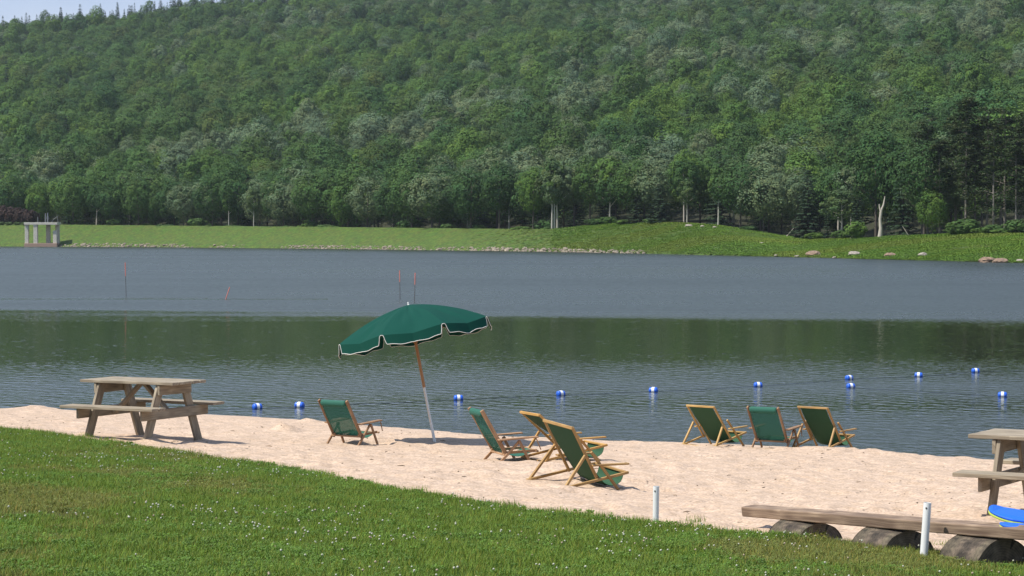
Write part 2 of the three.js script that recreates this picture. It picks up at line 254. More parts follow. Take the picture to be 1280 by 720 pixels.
// ------------------------------------------------------------------ water: one sheet whose ripples stand higher where the wind ruffles it
{
  const T = 11, N = 1024, R = rng(5), waves = [];
  for (let k = 0; k < 90; k++) {
    const wl = 0.13 * Math.pow(6, R()), dir = Math.PI / 2 + (R() - 0.5) * 2.5, kx = Math.round(T / wl * Math.cos(dir)), ky = Math.round(T / wl * Math.sin(dir));
    waves.push([kx * 2 * Math.PI / N, ky * 2 * Math.PI / N, R() * 6.28, 1 / Math.hypot(kx, ky), kx, ky, 0.6 + R()]);
  }
  const sx = new Float32Array(N * N), sy = new Float32Array(N * N); let sum = 0;
  for (const [a, b, ph, inv, kx, ky, w] of waves) {
    const ci = new Float32Array(N), si = new Float32Array(N); for (let i = 0; i < N; i++) { ci[i] = Math.cos(a * i + ph); si[i] = Math.sin(a * i + ph); }
    for (let j = 0; j < N; j++) { const c = Math.cos(b * j), s = Math.sin(b * j); for (let i = 0; i < N; i++) { const v = (ci[i] * c - si[i] * s) * w; sx[j * N + i] += v * kx * inv; sy[j * N + i] += v * ky * inv; } }
  }
  for (let i = 0; i < N * N; i++) sum += sx[i] ** 2 + sy[i] ** 2;
  const g0 = 0.1 / Math.sqrt(sum / N / N);          // rms slope of the map: 0.1
  const map = dataTex(N, N, (x, y, i, j) => { const p = -sx[j * N + i] * g0, q = -sy[j * N + i] * g0, l = 1 / Math.hypot(p, q, 1); return [p * l * 0.5 + 0.5, q * l * 0.5 + 0.5, l * 0.5 + 0.5]; }, false, true);
  map.repeat.set(1 / T, 1 / T);
  const LEVELS = 14, mats = [...Array(LEVELS)].map((_, k) => { const m = new THREE.MeshPhysicalMaterial({ color: lin(0.022, 0.028, 0.016), roughness: 0.05 + 0.27 * k / (LEVELS - 1), ior: 1.333, normalMap: map }); m.normalScale.setScalar(0.12 + 1.35 * k / (LEVELS - 1)); return m; });
  const ruffle = (x, d) => {      // 0 calm .. 1 ruffled: open water beyond 105 m, a sheltered calm belt, cat's-paws towards the beach
    const u = uOf(x, -d), w = 15 * (fbm(x * 0.03, d * 0.012, 72, 3) - 0.5) + 13 * (fbm(x * 0.05, d * 0.3, 73, 3) - 0.5), outer = 104 - 0.022 * (u - 640) * 0.5 + w;
    let a = sstep(outer - 8, outer + 6, d) * 0.86;
    const streak = fbm(x * 0.035, d * 0.16, 77, 4), inner = 63 + 16 * (fbm(x * 0.05, d * 0.05, 75, 3) - 0.5);
    a = Math.max(a, (1 - sstep(inner - 12, inner + 6, d)) * (0.3 + 0.8 * (streak - 0.35)));
    if (d > 96) a += 0.55 * (fbm(x * 0.02, d * 0.045, 78, 4) - 0.5);
    const belt = (d - 128 - 0.02 * (x + 25)) / 2.5; if (x < -16 + 6 * Math.sin(d)) a -= 0.55 * Math.exp(-belt * belt) * fbm(x * 0.3, d * 0.4, 79, 2) * 1.6;
    return clamp(a + 0.05 * (fbm(x * 0.4, d * 0.5, 80, 2) - 0.5));
  };
  const az = spread([[-1.1, -0.30, 0.05], [-0.30, 0.30, 0.0016], [0.30, 1.1, 0.05]]).map(Math.tan), ds = [34]; while (ds[ds.length - 1] < 720) { const d = ds[ds.length - 1]; ds.push(d + Math.max(0.25, d * d / (F * EYE) * 1.1)); }
  const C = az.length, p = new Float32Array(C * ds.length * 3), uv = new Float32Array(C * ds.length * 2), n = new Float32Array(C * ds.length * 3), lists = mats.map(() => []), R2 = rng(9);
  ds.forEach((d, j) => az.forEach((a, i) => {
    const k = j * C + i, x = a * d; p.set([x, 0, -d], k * 3); n.set([0, 1, 0], k * 3); uv.set([x, d], k * 2);
    if (i && j) { const c = k - C - 1, b = k - C, e = k - 1, l = Math.floor(clamp(ruffle(x, d) * (LEVELS - 1) + R2(), 0, LEVELS - 0.01)); lists[l].push(c, b, k, c, k, e); }
  }));
  const g = new THREE.BufferGeometry(); g.setAttribute('position', new THREE.BufferAttribute(p, 3)); g.setAttribute('normal', new THREE.BufferAttribute(n, 3)); g.setAttribute('uv', new THREE.BufferAttribute(uv, 2));
  let o = 0; const all = []; lists.forEach((l, k) => { g.addGroup(o, l.length, k); o += l.length; for (const q of l) all.push(q); }); g.setIndex(all);
  setting('lake_water', g, mats, 'calm and wind rippled water of the lake', 'water');
}

// ------------------------------------------------------------------ trees
const phys = (o) => new THREE.MeshPhysicalMaterial(o);
const leafMat = phys({ color: 0xffffff, vertexColors: true, roughness: 0.85, specularIntensity: 0.2, transmission: 0.25, thickness: 0 });
const leaf = (r, g, b) => phys({ color: lin(r, g, b), vertexColors: true, roughness: 0.85, specularIntensity: 0.2, transmission: 0.25, thickness: 0 });
const LEAF = { maple: leaf(0.074, 0.140, 0.035), bright: leaf(0.098, 0.178, 0.035), deep: leaf(0.050, 0.106, 0.031), silver: leaf(0.135, 0.185, 0.088), spruce: leaf(0.030, 0.058, 0.026), pine: leaf(0.050, 0.080, 0.026), birch: leaf(0.088, 0.138, 0.048), plum: leaf(0.060, 0.040, 0.034) };
const barkTex = dataTex(128, 256, (x, y) => { const k = 0.75 + 0.5 * (tileNoise(32, 3)(x, y * 0.25) - 0.5); return [0.40 * k, 0.36 * k, 0.32 * k]; }, true);
const BARK = { grey: std({ map: barkTex, roughness: 0.95 }), pale: std({ color: lin(0.42, 0.38, 0.32), roughness: 0.9 }), white: std({ color: lin(0.40, 0.38, 0.33), roughness: 0.8 }), dark: std({ color: lin(0.09, 0.075, 0.06), roughness: 0.95 }), pine: std({ color: lin(0.21, 0.185, 0.155), roughness: 0.95 }) };
function limbs(R, h, base, r, n, tr) {
  const lean = V((R() - 0.5) * 0.06 * h, 0, (R() - 0.5) * 0.06 * h), trunk = [0, 0.15, 0.35, 0.6, 0.85].map((t) => V(lean.x * t * t + (R() - 0.5) * 0.03 * h * t, h * t, lean.z * t * t + (R() - 0.5) * 0.03 * h * t)), out = [taper(trunk, [1.25, 0.95, 0.75, 0.45, 0.1].map((k) => k * tr), 7)];
  for (let k = 0; k < n; k++) { const t = lerp(base / h, 0.8, k / n), p = V(lean.x * t * t, h * t, lean.z * t * t), a = k * 2.4 + R(), l = r * (0.9 - 0.5 * (k / n)); out.push(taper([p, p.clone().add(V(Math.cos(a) * l * 0.5, l * 0.35, Math.sin(a) * l * 0.5)), p.clone().add(V(Math.cos(a) * l, l * 0.75, Math.sin(a) * l))], [tr * 0.45, tr * 0.28, tr * 0.06], 5)); }
  return mergeGeometries(out);
}
const tint = (R, k = 0.35) => { const b = 1 + (R() - 0.5) * k, w = (R() - 0.5) * 0.18; return [b * (1 + w), b, b * (1 - w)]; };
function broadleaf(seed, h, base, r, nc, per, open, size) {
  const R = rng(seed), cy = (h + base) / 2, ry = (h - base) / 2, cl = [];
  for (let k = 0; k < nc; k++) {
    const y = 1 - 2 * (k + 0.5) / nc, a = k * 2.39996 + R() * 0.7, q = Math.sqrt(1 - y * y), f = 0.5 + 0.42 * R(), lob = 0.82 + 0.36 * vnoise(Math.cos(a) * 1.7 + 5, y * 1.7 + Math.sin(a) * 1.7, seed);
    cl.push({ c: V(Math.cos(a) * q * r * f * lob, cy + (y * 0.92 + 0.06) * ry * (0.55 + 0.4 * R()), Math.sin(a) * q * r * f * lob), r: r * (0.19 + 0.17 * R()) * (open ? 0.95 : 1), t: tint(R, 0.3) });
  }
  const list = [], n = V(0, 0, 0), mid = V(0, cy, 0);
  for (const c of cl) for (let k = 0; k < per; k++) {
    const out = c.c.clone().sub(mid).normalize(), d = V(R() - 0.5, R() - 0.5, R() - 0.5).normalize().addScaledVector(out, 0.45).add(V(0, 0.18, 0)).normalize(), p = c.c.clone().addScaledVector(d, c.r * (0.72 + 0.4 * R()));
    let inside = false; for (const o of cl) if (o !== c && o.c.distanceToSquared(p) < o.r * o.r * 0.42) { inside = true; break; }
    if (inside) continue;
    n.copy(d).multiplyScalar(0.75).addScaledVector(out, 0.5).add(V((R() - 0.5) * 0.8, (R() - 0.5) * 0.8 + 0.15, (R() - 0.5) * 0.8)).normalize(); const t = tint(R, 0.3);
    list.push([p, n.clone(), size * (0.65 + 0.7 * R()), R() * 6.28, 0.55 + 0.3 * R(), t.map((q, i) => q * c.t[i])]);
  }
  return { trunk: limbs(R, h * 0.95, base, r, 6, 0.012 * h + 0.02), crown: quads(list) };
}
function spruce(seed, h, r, base, ragged) {
  const R = rng(seed), list = [], tiers = Math.round(h / 0.62);
  for (let k = 0; k < tiers; k++) {
    const t = (k + R() * 0.5) / tiers, y = base + (h - base) * t, rr = r * Math.pow(1 - t, 0.85) * (1 - ragged * R()) + 0.12, nb = Math.max(4, Math.round(10 * (1 - t) + 3)), a0 = R() * 6;
    for (let b = 0; b < nb; b++) {
      const a = a0 + b / nb * 6.283 + (R() - 0.5) * 0.5, l = rr * (0.7 + 0.4 * R()), tt = tint(R, 0.4), steps = Math.max(2, Math.round(l / 0.32));
      for (let s = 1; s <= steps; s++) for (const side of [-1, 0, 1]) {
        const q = s / steps * l, off = side * (0.12 + 0.12 * (1 - s / steps) * l), p = V(Math.cos(a) * q - Math.sin(a) * off, y - q * 0.28 + 0.12 * q * q / l - R() * 0.15, Math.sin(a) * q + Math.cos(a) * off);
        list.push([p, V(Math.cos(a) * 0.5 + (R() - 0.5) * 0.9, 0.9, Math.sin(a) * 0.5 + (R() - 0.5) * 0.9).normalize(), 0.20 + 0.14 * R(), a + (R() - 0.5), 0.5, tt]);
      }
    }
  }
  return { trunk: mergeGeometries([taper([V(0, 0, 0), V(0.04, h * 0.4, 0), V(0, h * 0.97, 0.03)], [0.016 * h, 0.010 * h, 0.01], 6)]), crown: quads(list) };
}
function pineTree(seed, h, r, base) {
  const R = rng(seed), list = [], out = [taper([V(0, 0, 0), V((R() - 0.5) * 0.2, h * 0.5, 0), V((R() - 0.5) * 0.4, h * 0.96, 0.05)], [0.0105 * h, 0.008 * h, 0.03], 7)];
  for (let k = 0; k < 48; k++) {
    const t = Math.pow(R(), 0.8), y = base + (h - base) * t, a = R() * 6.283, l = r * (0.45 + 0.6 * R()) * Math.sqrt(Math.max(0.12, 1 - t * 0.85)), e = V(Math.cos(a) * l, y + l * 0.12, Math.sin(a) * l), tt = tint(R, 0.35);
    out.push(taper([V(0, y - 0.1, 0), e.clone().multiply(V(0.5, 1, 0.5)), e], [0.05, 0.035, 0.012], 4));
    for (let q = 0; q < 74; q++) { const f = 0.35 + 0.7 * R(), d = V((R() - 0.5) * 1.9, (R() - 0.35) * 0.75, (R() - 0.5) * 1.9).multiplyScalar(0.5 + 0.2 * l); list.push([V(e.x * f, e.y, e.z * f).add(d), V((R() - 0.5), 0.55 + R() * 0.5, (R() - 0.5)).normalize(), 0.15 + 0.13 * R(), R() * 6.28, 0.5, tt.map((z) => z * (0.8 + 0.4 * R()))]); }
  }
  for (let k = 0; k < 9; k++) { const y = lerp(h * 0.12, base, R()), a = R() * 6.28, l = 0.5 + R() * 1.2; out.push(taper([V(0, y, 0), V(Math.cos(a) * l, y + 0.1 * l, Math.sin(a) * l)], [0.03, 0.01], 4)); }
  return { trunk: mergeGeometries(out), crown: quads(list) };
}
const P = {
  round: broadleaf(11, 13, 2.6, 4.6, 74, 95, false, 0.185), tall: broadleaf(12, 15.5, 3.6, 4.1, 74, 95, false, 0.185), wide: broadleaf(13, 12, 2.2, 5.4, 80, 95, false, 0.195), full: broadleaf(14, 14, 0.8, 4.6, 84, 92, false, 0.185),
  loose: broadleaf(15, 14, 4.6, 3.9, 34, 110, true, 0.19), slim: broadleaf(16, 13.5, 4.4, 2.9, 30, 100, true, 0.18), bush: broadleaf(17, 3.4, 0.1, 1.9, 26, 60, false, 0.17),
  spruce: spruce(21, 13, 2.5, 0.8, 0.25), spire: spruce(22, 14, 2.5, 1.2, 0.35), pine: pineTree(31, 17, 2.9, 7.2), pine2: pineTree(32, 16, 3.2, 5.6), oldpine: pineTree(33, 17, 3.4, 3.2),
};
const shrinkTo = (o, s) => { o.scale.copy(s); return o; };
function tree(shape, mat, bark, u, back, s, name, label, category, group, drop = 0) {
  const d = farShore(u) + crestGap(u) + back, R = rng(Math.round(u * 31 + back * 77)), o = new THREE.Group(), sc = typeof s === 'number' ? V(s, s, s) : s;
  o.position.set((u - 640) / F * d, farY(u, d) - 0.15 - drop, -d); o.rotation.y = R() * 6.28; o.scale.copy(sc);
  part('trunk', P[shape].trunk, BARK[bark], o); part('crown', P[shape].crown, LEAF[mat], o);
  return top(o, name, label, category, group);
}
{
  const R = rng(404), kinds = [];
  const damLine = ['trees along the forest edge behind the dam', 'behind the dam'], bankLine = ['trees along the forest edge on the bank', 'on the bouldered bank'], rise = ['trees along the forest edge behind the mound', 'behind the grassy mound'];
  const say = { round: 'round-crowned green broadleaf tree', tall: 'tall green broadleaf tree', wide: 'wide-crowned green broadleaf tree', full: 'broadleaf tree with foliage down to its foot', loose: 'loose-crowned broadleaf tree with bare lower trunk', slim: 'slender birch with pale trunk', bush: 'low green bush', spruce: 'dark conical spruce', spire: 'narrow dark spruce', pine: 'tall pine with bare trunk', pine2: 'pine with bare lower trunk', oldpine: 'dark pine with low ragged branches' };
  const tone = { maple: '', bright: ', bright yellow-green,', deep: ', deep green,', silver: ', silvery leaved,', birch: '', spruce: '', pine: '' };
  const rowsOf = [[3, 5.2, 0], [8, 6, 1], [14, 7, 2], [21, 7.5, 3], [29, 8, 4]];
  for (const [back, step, row] of rowsOf) {
    let u = -70 + row * 13;
    while (u < 1350) {
      const place = u < 715 ? damLine : u < 935 ? rise : bankLine, d = farShore(u) + crestGap(u) + back, q = R();
      let shape, mat, bark = 'grey', s = 0.82 + 0.36 * R(), name = 'broadleaf_tree', cat = 'tree';
      const pines = u > 1140 && u < 1360;
      if (pines && q < 0.9) { shape = q < 0.25 ? 'pine' : q < 0.5 ? 'pine2' : 'oldpine'; mat = 'pine'; name = 'pine_tree'; bark = 'pine'; s *= 1.05; }
      else if (q < (u > 720 ? 0.26 : 0.08)) { shape = R() < 0.5 ? 'spruce' : 'spire'; mat = 'spruce'; name = 'spruce_tree'; bark = 'dark'; if (row === 0) s *= 0.55 + 0.3 * R(); }
      else if (q < (u < 600 ? 0.16 : 0.34) && row < 2) { shape = 'slim'; mat = R() < 0.5 ? 'birch' : 'maple'; name = 'birch_tree'; bark = 'white'; s *= 0.85; }
      else if (q < (u < 600 ? 0.24 : 0.5) && row < 3) { shape = 'loose'; mat = ['maple', 'birch', 'silver', 'deep'][Math.floor(R() * 4)]; bark = 'pale'; }
      else { shape = ['round', 'tall', 'wide', 'full'][Math.floor(R() * (u < 500 && row < 2 ? 4 : 3.4))]; if (u < 620 && row < 2 && R() < 0.85) shape = 'full'; mat = ['maple', 'deep', 'maple', 'bright', 'silver', 'deep'][Math.floor(R() * (u > 860 ? 6 : 5.3))]; }
      if (row === 0) s *= 0.8;
      const skip = (row < 4 && u > 1080 && u < 1114) || (row < 2 && u < 64);
      if (!skip) tree(shape, mat, bark, u, back + (R() - 0.5) * 3, V(s * (0.9 + 0.25 * R()), s, s * (0.9 + 0.25 * R())), name, say[shape] + tone[mat] + (row < 2 ? ' ' : ' further back ') + place[1], cat, place[0]);
      u += step * (0.7 + 0.6 * R()) * F / d * (pines ? 0.6 : 1);
    }
  }
  for (let k = 0; k < 46; k++) {       // bushes along the foot of the wood
    const u = k < 26 ? 62 + R() * 640 : 705 + R() * 620; if (u > 1092 && u < 1112) continue;
    tree('bush', R() < 0.5 ? 'maple' : R() < 0.6 ? 'bright' : 'deep', 'dark', u, (u < 715 ? 2 : -1.5) + R() * 3.5, V(0.7 + R() * 0.9, 0.25 + R() * R() * 0.7, 0.7 + R() * 0.9), 'edge_bush', u < 715 ? 'low leafy bush at the foot of the trees behind the dam' : u < 935 ? 'low leafy bush at the foot of the trees behind the mound' : 'low leafy bush at the foot of the trees on the bouldered bank', 'bush', 'bushes at the foot of the wood', 0.1);
  }
  // trees the photograph sets apart
  tree('wide', 'silver', 'grey', 540, 2, V(0.98, 0.95, 1), 'broadleaf_tree', 'big silvery broadleaf tree leafy to the ground behind the dam', 'tree', damLine[0]);
  tree('slim', 'birch', 'white', 690, 3, V(1, 1.02, 1), 'birch_tree', 'twin pale trunks of a birch where dam meets mound', 'tree', damLine[0]);
  tree('slim', 'maple', 'white', 693, 3.6, V(0.95, 0.98, 1), 'birch_tree', 'leaning birch close beside the twin pale trunks', 'tree', damLine[0]);
  tree('loose', 'bright', 'white', 762, 3, V(0.9, 0.95, 0.9), 'broadleaf_tree', 'broadleaf tree with white-based trunk on top of the mound', 'tree', rise[0]);
  tree('tall', 'deep', 'grey', 1095, 10, V(1.15, 1.18, 1.15), 'broadleaf_tree', 'largest dark green tree towering over the dead snag', 'tree', bankLine[0]);
  tree('wide', 'deep', 'grey', 1135, 16, V(1, 1.2, 1), 'broadleaf_tree', 'dark wide-crowned tree between the dead snag and the pines', 'tree', bankLine[0]);
  tree('slim', 'birch', 'pale', 1052, 1, V(1.2, 0.62, 1.2), 'birch_tree', 'small pale green birch at the water side of the wood', 'tree', bankLine[0]);
  tree('full', 'bright', 'grey', 1165, 1, V(0.5, 0.5, 0.5), 'broadleaf_tree', 'small bright green tree in front of the pines', 'tree', bankLine[0]);
  tree('spruce', 'spruce', 'dark', 1010, 0, V(1.25, 0.92, 1.25), 'spruce_tree', 'dense dark spruce reaching the ground at the bank hollow', 'tree', bankLine[0]);
  tree('spruce', 'spruce', 'dark', 825, 1, V(1.2, 0.55, 1.2), 'spruce_tree', 'squat dark spruce on top of the mound', 'tree', rise[0]);
  tree('spruce', 'spruce', 'dark', 796, 1, V(1.0, 0.5, 1.0), 'spruce_tree', 'young green spruce beside the white-based trunk', 'tree', rise[0]);

  // dead snag: pale forked trunk
  const du = 1100, dd = farShore(du) + crestGap(du) - 1, o = thing('dead_snag', 'pale bare forked dead trunk in front of the wood', 'dead tree', V((du - 640) / F * dd, farY(du, dd) - 0.1, -dd));
  part('trunk', taper([V(0, 0, 0), V(0.1, 1.4, 0), V(0.0, 2.8, 0), V(0.16, 4.2, 0)], [0.42, 0.29, 0.25, 0.22]), BARK.pale, o);
  part('limb', taper([V(0.12, 3.9, 0), V(0.5, 5.0, 0.1), V(0.72, 6.3, 0)], [0.22, 0.15, 0.05]), BARK.pale, o);
  part('limb', taper([V(0.12, 3.9, 0), V(-0.10, 4.6, 0), V(-0.16, 5.1, 0)], [0.18, 0.12, 0.07]), BARK.pale, o);
  for (const [u1, v1, u2, v2, b] of [[982, 296, 992, 286, -2], [1062, 297, 1071, 307, -1.5], [1136, 300, 1128, 288, 0]]) {
    const d = farShore(u1) + crestGap(u1) + b, x1 = (u1 - 640) / F * d, x2 = (u2 - 640) / F * d, y = farY(u1, d), t = thing('fallen_branch', 'pale dead branch propped at the foot of the wood', 'branch', V(x1, y - 0.1, -d), 0, 'dead branches at the foot of the wood');
    part('stem', taper([V(0, 0, 0), V((x2 - x1) * 0.5, 0.7, 0.2), V(x2 - x1, 1.5, 0)], [0.1, 0.07, 0.03]), BARK.pale, t);
  }
}
// the hillside wood beyond: one mass of crowns
{
  const R = rng(777), by = {}, keys = ['round', 'tall', 'wide', 'full', 'loose', 'spruce', 'spire'];
  keys.forEach((k) => (by[k] = []));
  const cols = { maple: [0.074, 0.140, 0.035], bright: [0.098, 0.175, 0.035], deep: [0.052, 0.110, 0.033], silver: [0.140, 0.192, 0.098], spruce: [0.028, 0.056, 0.028], olive: [0.088, 0.135, 0.036] };
  for (let d = 360; d < RIDGE + 40; d += 6.6) {
    const w = 0.255 * d;
    for (let x = -w; x < w; x += 7.0) {
      const dx = d + (R() - 0.5) * 6, xx = x + (R() - 0.5) * 6, u = uOf(xx, -dx), c = farShore(u) + crestGap(u);
      if (dx < c + 34) continue;
      const zone = fbm(xx * 0.012, dx * 0.012, 83, 3), z2 = fbm(xx * 0.02 + 40, dx * 0.02, 84, 3), q = R(); let shape, col;
      const ridge = dx > RIDGE - 90;
      if (q < (ridge ? 0.34 + 0.2 * (dx > RIDGE - 40) : 0.035 + 0.06 * (z2 > 0.6))) { shape = R() < 0.4 ? 'spruce' : 'spire'; col = cols.spruce; }
      else { shape = keys[Math.floor(R() * 5)]; const e = zone + (R() - 0.5) * 0.4; col = e > 0.70 ? cols.silver : e > 0.56 ? cols.maple : e > 0.46 ? cols.deep : z2 > 0.52 ? cols.bright : e > 0.36 ? cols.olive : cols.maple; if (R() < 0.05) col = cols.silver; }
      const b = 0.82 + 0.36 * R(), s = (0.62 + 0.75 * R() * R() + 0.1 * R()) * (ridge ? (col === cols.spruce ? 1.05 : 0.72) : 1), hue = (R() - 0.5) * 0.14;
      by[shape].push({ p: V(xx, farY(u, dx) - 1.2, -dx), r: new THREE.Euler(0, R() * 6.28, 0), s: V(s * (0.85 + 0.3 * R()), s * (0.8 + 0.3 * R()), s * (0.85 + 0.3 * R())), c: lin(col[0] * b * (1 + hue), col[1] * b, col[2] * b * (1 - hue)) });
    }
  }
  const wood = top(new THREE.Group(), 'hillside_forest', 'dense green forest covering the whole hillside', 'forest', null, 'stuff');
  for (const k of keys) { const m = instanced(P[k].crown, leafMat, by[k], 'crowns'); m.userData.kind = 'stuff'; wood.add(m); }
}
scene.fog = new THREE.FogExp2(0xd8e4f0, 0.00006);

// ------------------------------------------------------------------ bank grass, stones, boulders
const stoneTex = dataTex(128, 128, (x, y) => { const k = 0.7 + 0.6 * (0.5 * tileNoise(16, 41)(x, y) + 0.5 * tileNoise(64, 42)(x, y) - 0.3); return [0.70 * k, 0.66 * k, 0.60 * k]; }, true);
const stoneMat = std({ map: stoneTex, roughness: 0.95, bumpMap: stoneTex, bumpScale: 0.03 }), pinkStone = std({ map: stoneTex, color: lin(0.72, 0.56, 0.48), roughness: 0.95 });
function stoneGeo(seed, det = 1) {
  const g = new THREE.IcosahedronGeometry(1, det), p = g.attributes.position, v = V(0, 0, 0);
  for (let i = 0; i < p.count; i++) { v.fromBufferAttribute(p, i); const k = 0.62 + 0.75 * fbm(v.x * 1.5 + seed * 3 + 9, v.y * 1.5 + v.z * 1.2 + 7, seed, 4); p.setXYZ(i, v.x * k, v.y * k * 0.62, v.z * k); }
  g.computeVertexNormals(); return g;
}
{
  const R = rng(55), blades = [];
  for (let v = 0; v < 3; v++) { const l = []; for (let k = 0; k < 26; k++) { const a = R() * 6.28, q = R() * 0.5, hh = 0.08 + R() * 0.18; l.push([V(Math.cos(a) * q, hh * 0.5, Math.sin(a) * q), V(R() - 0.5, 0.9, R() - 0.5).normalize(), hh * 0.7, R() * 6.28, 0.28, tint(R, 0.4)]); } blades.push(quads(l)); }
  const items = [[], [], []], C = [[0.125, 0.205, 0.030], [0.150, 0.205, 0.036], [0.112, 0.200, 0.032]];
  for (let k = 0; k < 34000; k++) {
    const u = 560 + R() * 800, s = farShore(u), g = crestGap(u), d = s + 0.6 + (g + 3) * R(), x = (u - 640) / F * d;
    if (R() > sstep(560, 800, u)) continue;
    const n = fbm(x * 0.06, d * 0.1, 57, 3), c = C[n > 0.56 ? 1 : n < 0.4 ? 2 : 0], b = 0.85 + 0.3 * R(), tallness = u > 690 ? 0.5 + 0.8 * fbm(x * 0.1, d * 0.1, 58, 2) : 0.3;
    items[k % 3].push({ p: V(x, farY(u, d) - 0.03, -d), r: new THREE.Euler(0, R() * 6.28, 0), s: V(1, tallness, 1), c: lin(c[0] * b, c[1] * b, c[2] * b) });
  }
  const bankMat = phys({ color: 0xffffff, vertexColors: true, roughness: 0.9, specularIntensity: 0.2 });
  const gr = top(new THREE.Group(), 'bank_grass', 'rough green grass covering the far bank and dam', 'grass', null, 'stuff');
  items.forEach((it, k) => { const m = instanced(blades[k], bankMat, it, 'grass_tufts'); m.userData.kind = 'stuff'; gr.add(m); });

  const gs = [stoneGeo(1), stoneGeo(2), stoneGeo(3)], st = [[], [], []];
  for (let k = 0; k < 1800; k++) {
    const u = 70 + R() * 735, dens = fbm(u * 0.02, 1.5, 59, 3); if (R() > sstep(0.18, 0.5, dens)) continue;
    const d = farShore(u) - 0.3 + Math.pow(R(), 1.5) * 2.6, s = 0.09 + 0.24 * R() * R() + (R() < 0.03 ? 0.25 : 0), b = 0.55 + 0.5 * R();
    st[k % 3].push({ p: V((u - 640) / F * d, Math.max(farY(u, d), 0) + s * 0.2, -d), r: new THREE.Euler(R() * 0.4, R() * 6.28, R() * 0.4), s: V(s * 1.3, s, s), c: lin(b, b * 0.95, b * 0.88) });
  }
  const rip = top(new THREE.Group(), 'riprap_stones', 'line of small grey stones along the foot of the dam', 'stones', null, 'stuff');
  st.forEach((it, k) => { const m = instanced(gs[k], stoneMat, it, 'stones'); m.userData.kind = 'stuff'; rip.add(m); });
  const big = [stoneGeo(7, 3), stoneGeo(8, 3), stoneGeo(9, 3)];
  const bo = [[1017, 317.5, 1.3, 1, 'brownish boulder with pale face on the bouldered bank'], [1068, 317, 1.0, 0, 'flat white boulder on the bouldered bank'], [1112, 318.5, 0.9, 1, 'low pinkish boulder above the waterline of the bouldered bank'], [1154, 318, 0.85, 0, 'pale arched boulder on the bouldered bank'], [1234, 327, 1.25, 1, 'pink boulder at the waterline, one of two touching'], [1250, 327, 1.1, 1, 'pink boulder at the waterline, flatter of two touching'],
    [996, 319.5, 0.45, 0], [1043, 321, 0.4, 0], [970, 318.5, 0.4, 0], [861, 281.5, 0.8, 0, 'white flat boulder on top of the grassy mound'], [878, 282, 0.55, 0], [893, 283, 0.5, 0], [952, 303, 0.4, 0], [1275, 325, 0.5, 0]];
  for (const [u, v, s, pink, label] of bo) {
    const sh = farShore(u); let d = sh + 0.2; for (let k = 0; k < 600; k++) { d = sh + k * 0.15; if (288 + F * (EYE - farY(u, d)) / d <= v + 1.5) break; }
    const m = shadow(new THREE.Mesh(big[Math.round(u) % 3], pink ? pinkStone : stoneMat)); m.position.set((u - 640) / F * d, farY(u, d) + s * 0.1, -d); m.scale.set(s * 0.85, s * 0.6, s * 0.7); m.rotation.y = u;
    top(m, 'boulder', label ?? 'small pale stone lying in the grass of the far bank', 'boulder', label ? null : 'small stones in the bank grass');
  }
}
// purple-leaved hedge and light shrubs beyond the dam crest
{
  const R = rng(66), add = (u, back, sx, sy, mat, name, label, group) => tree('bush', mat, 'dark', u, back, V(sx, sy, sx), name, label, 'bush', group);
  for (let k = 0; k < 9; k++) add(-32 + k * 9, 1.6, 1.0, 1.45 - 0.09 * Math.max(0, k - 4), 'plum', 'purple_shrub', 'dark brownish purple shrub in the low row behind the dam', 'row of purple shrubs behind the dam');
  for (let k = 0; k < 7; k++) add(-28 + k * 10, -0.4, 0.6, 0.24, 'birch', 'pale_shrub', 'low pale green shrub in front of the purple shrubs', 'pale shrubs in front of the purple row');
}
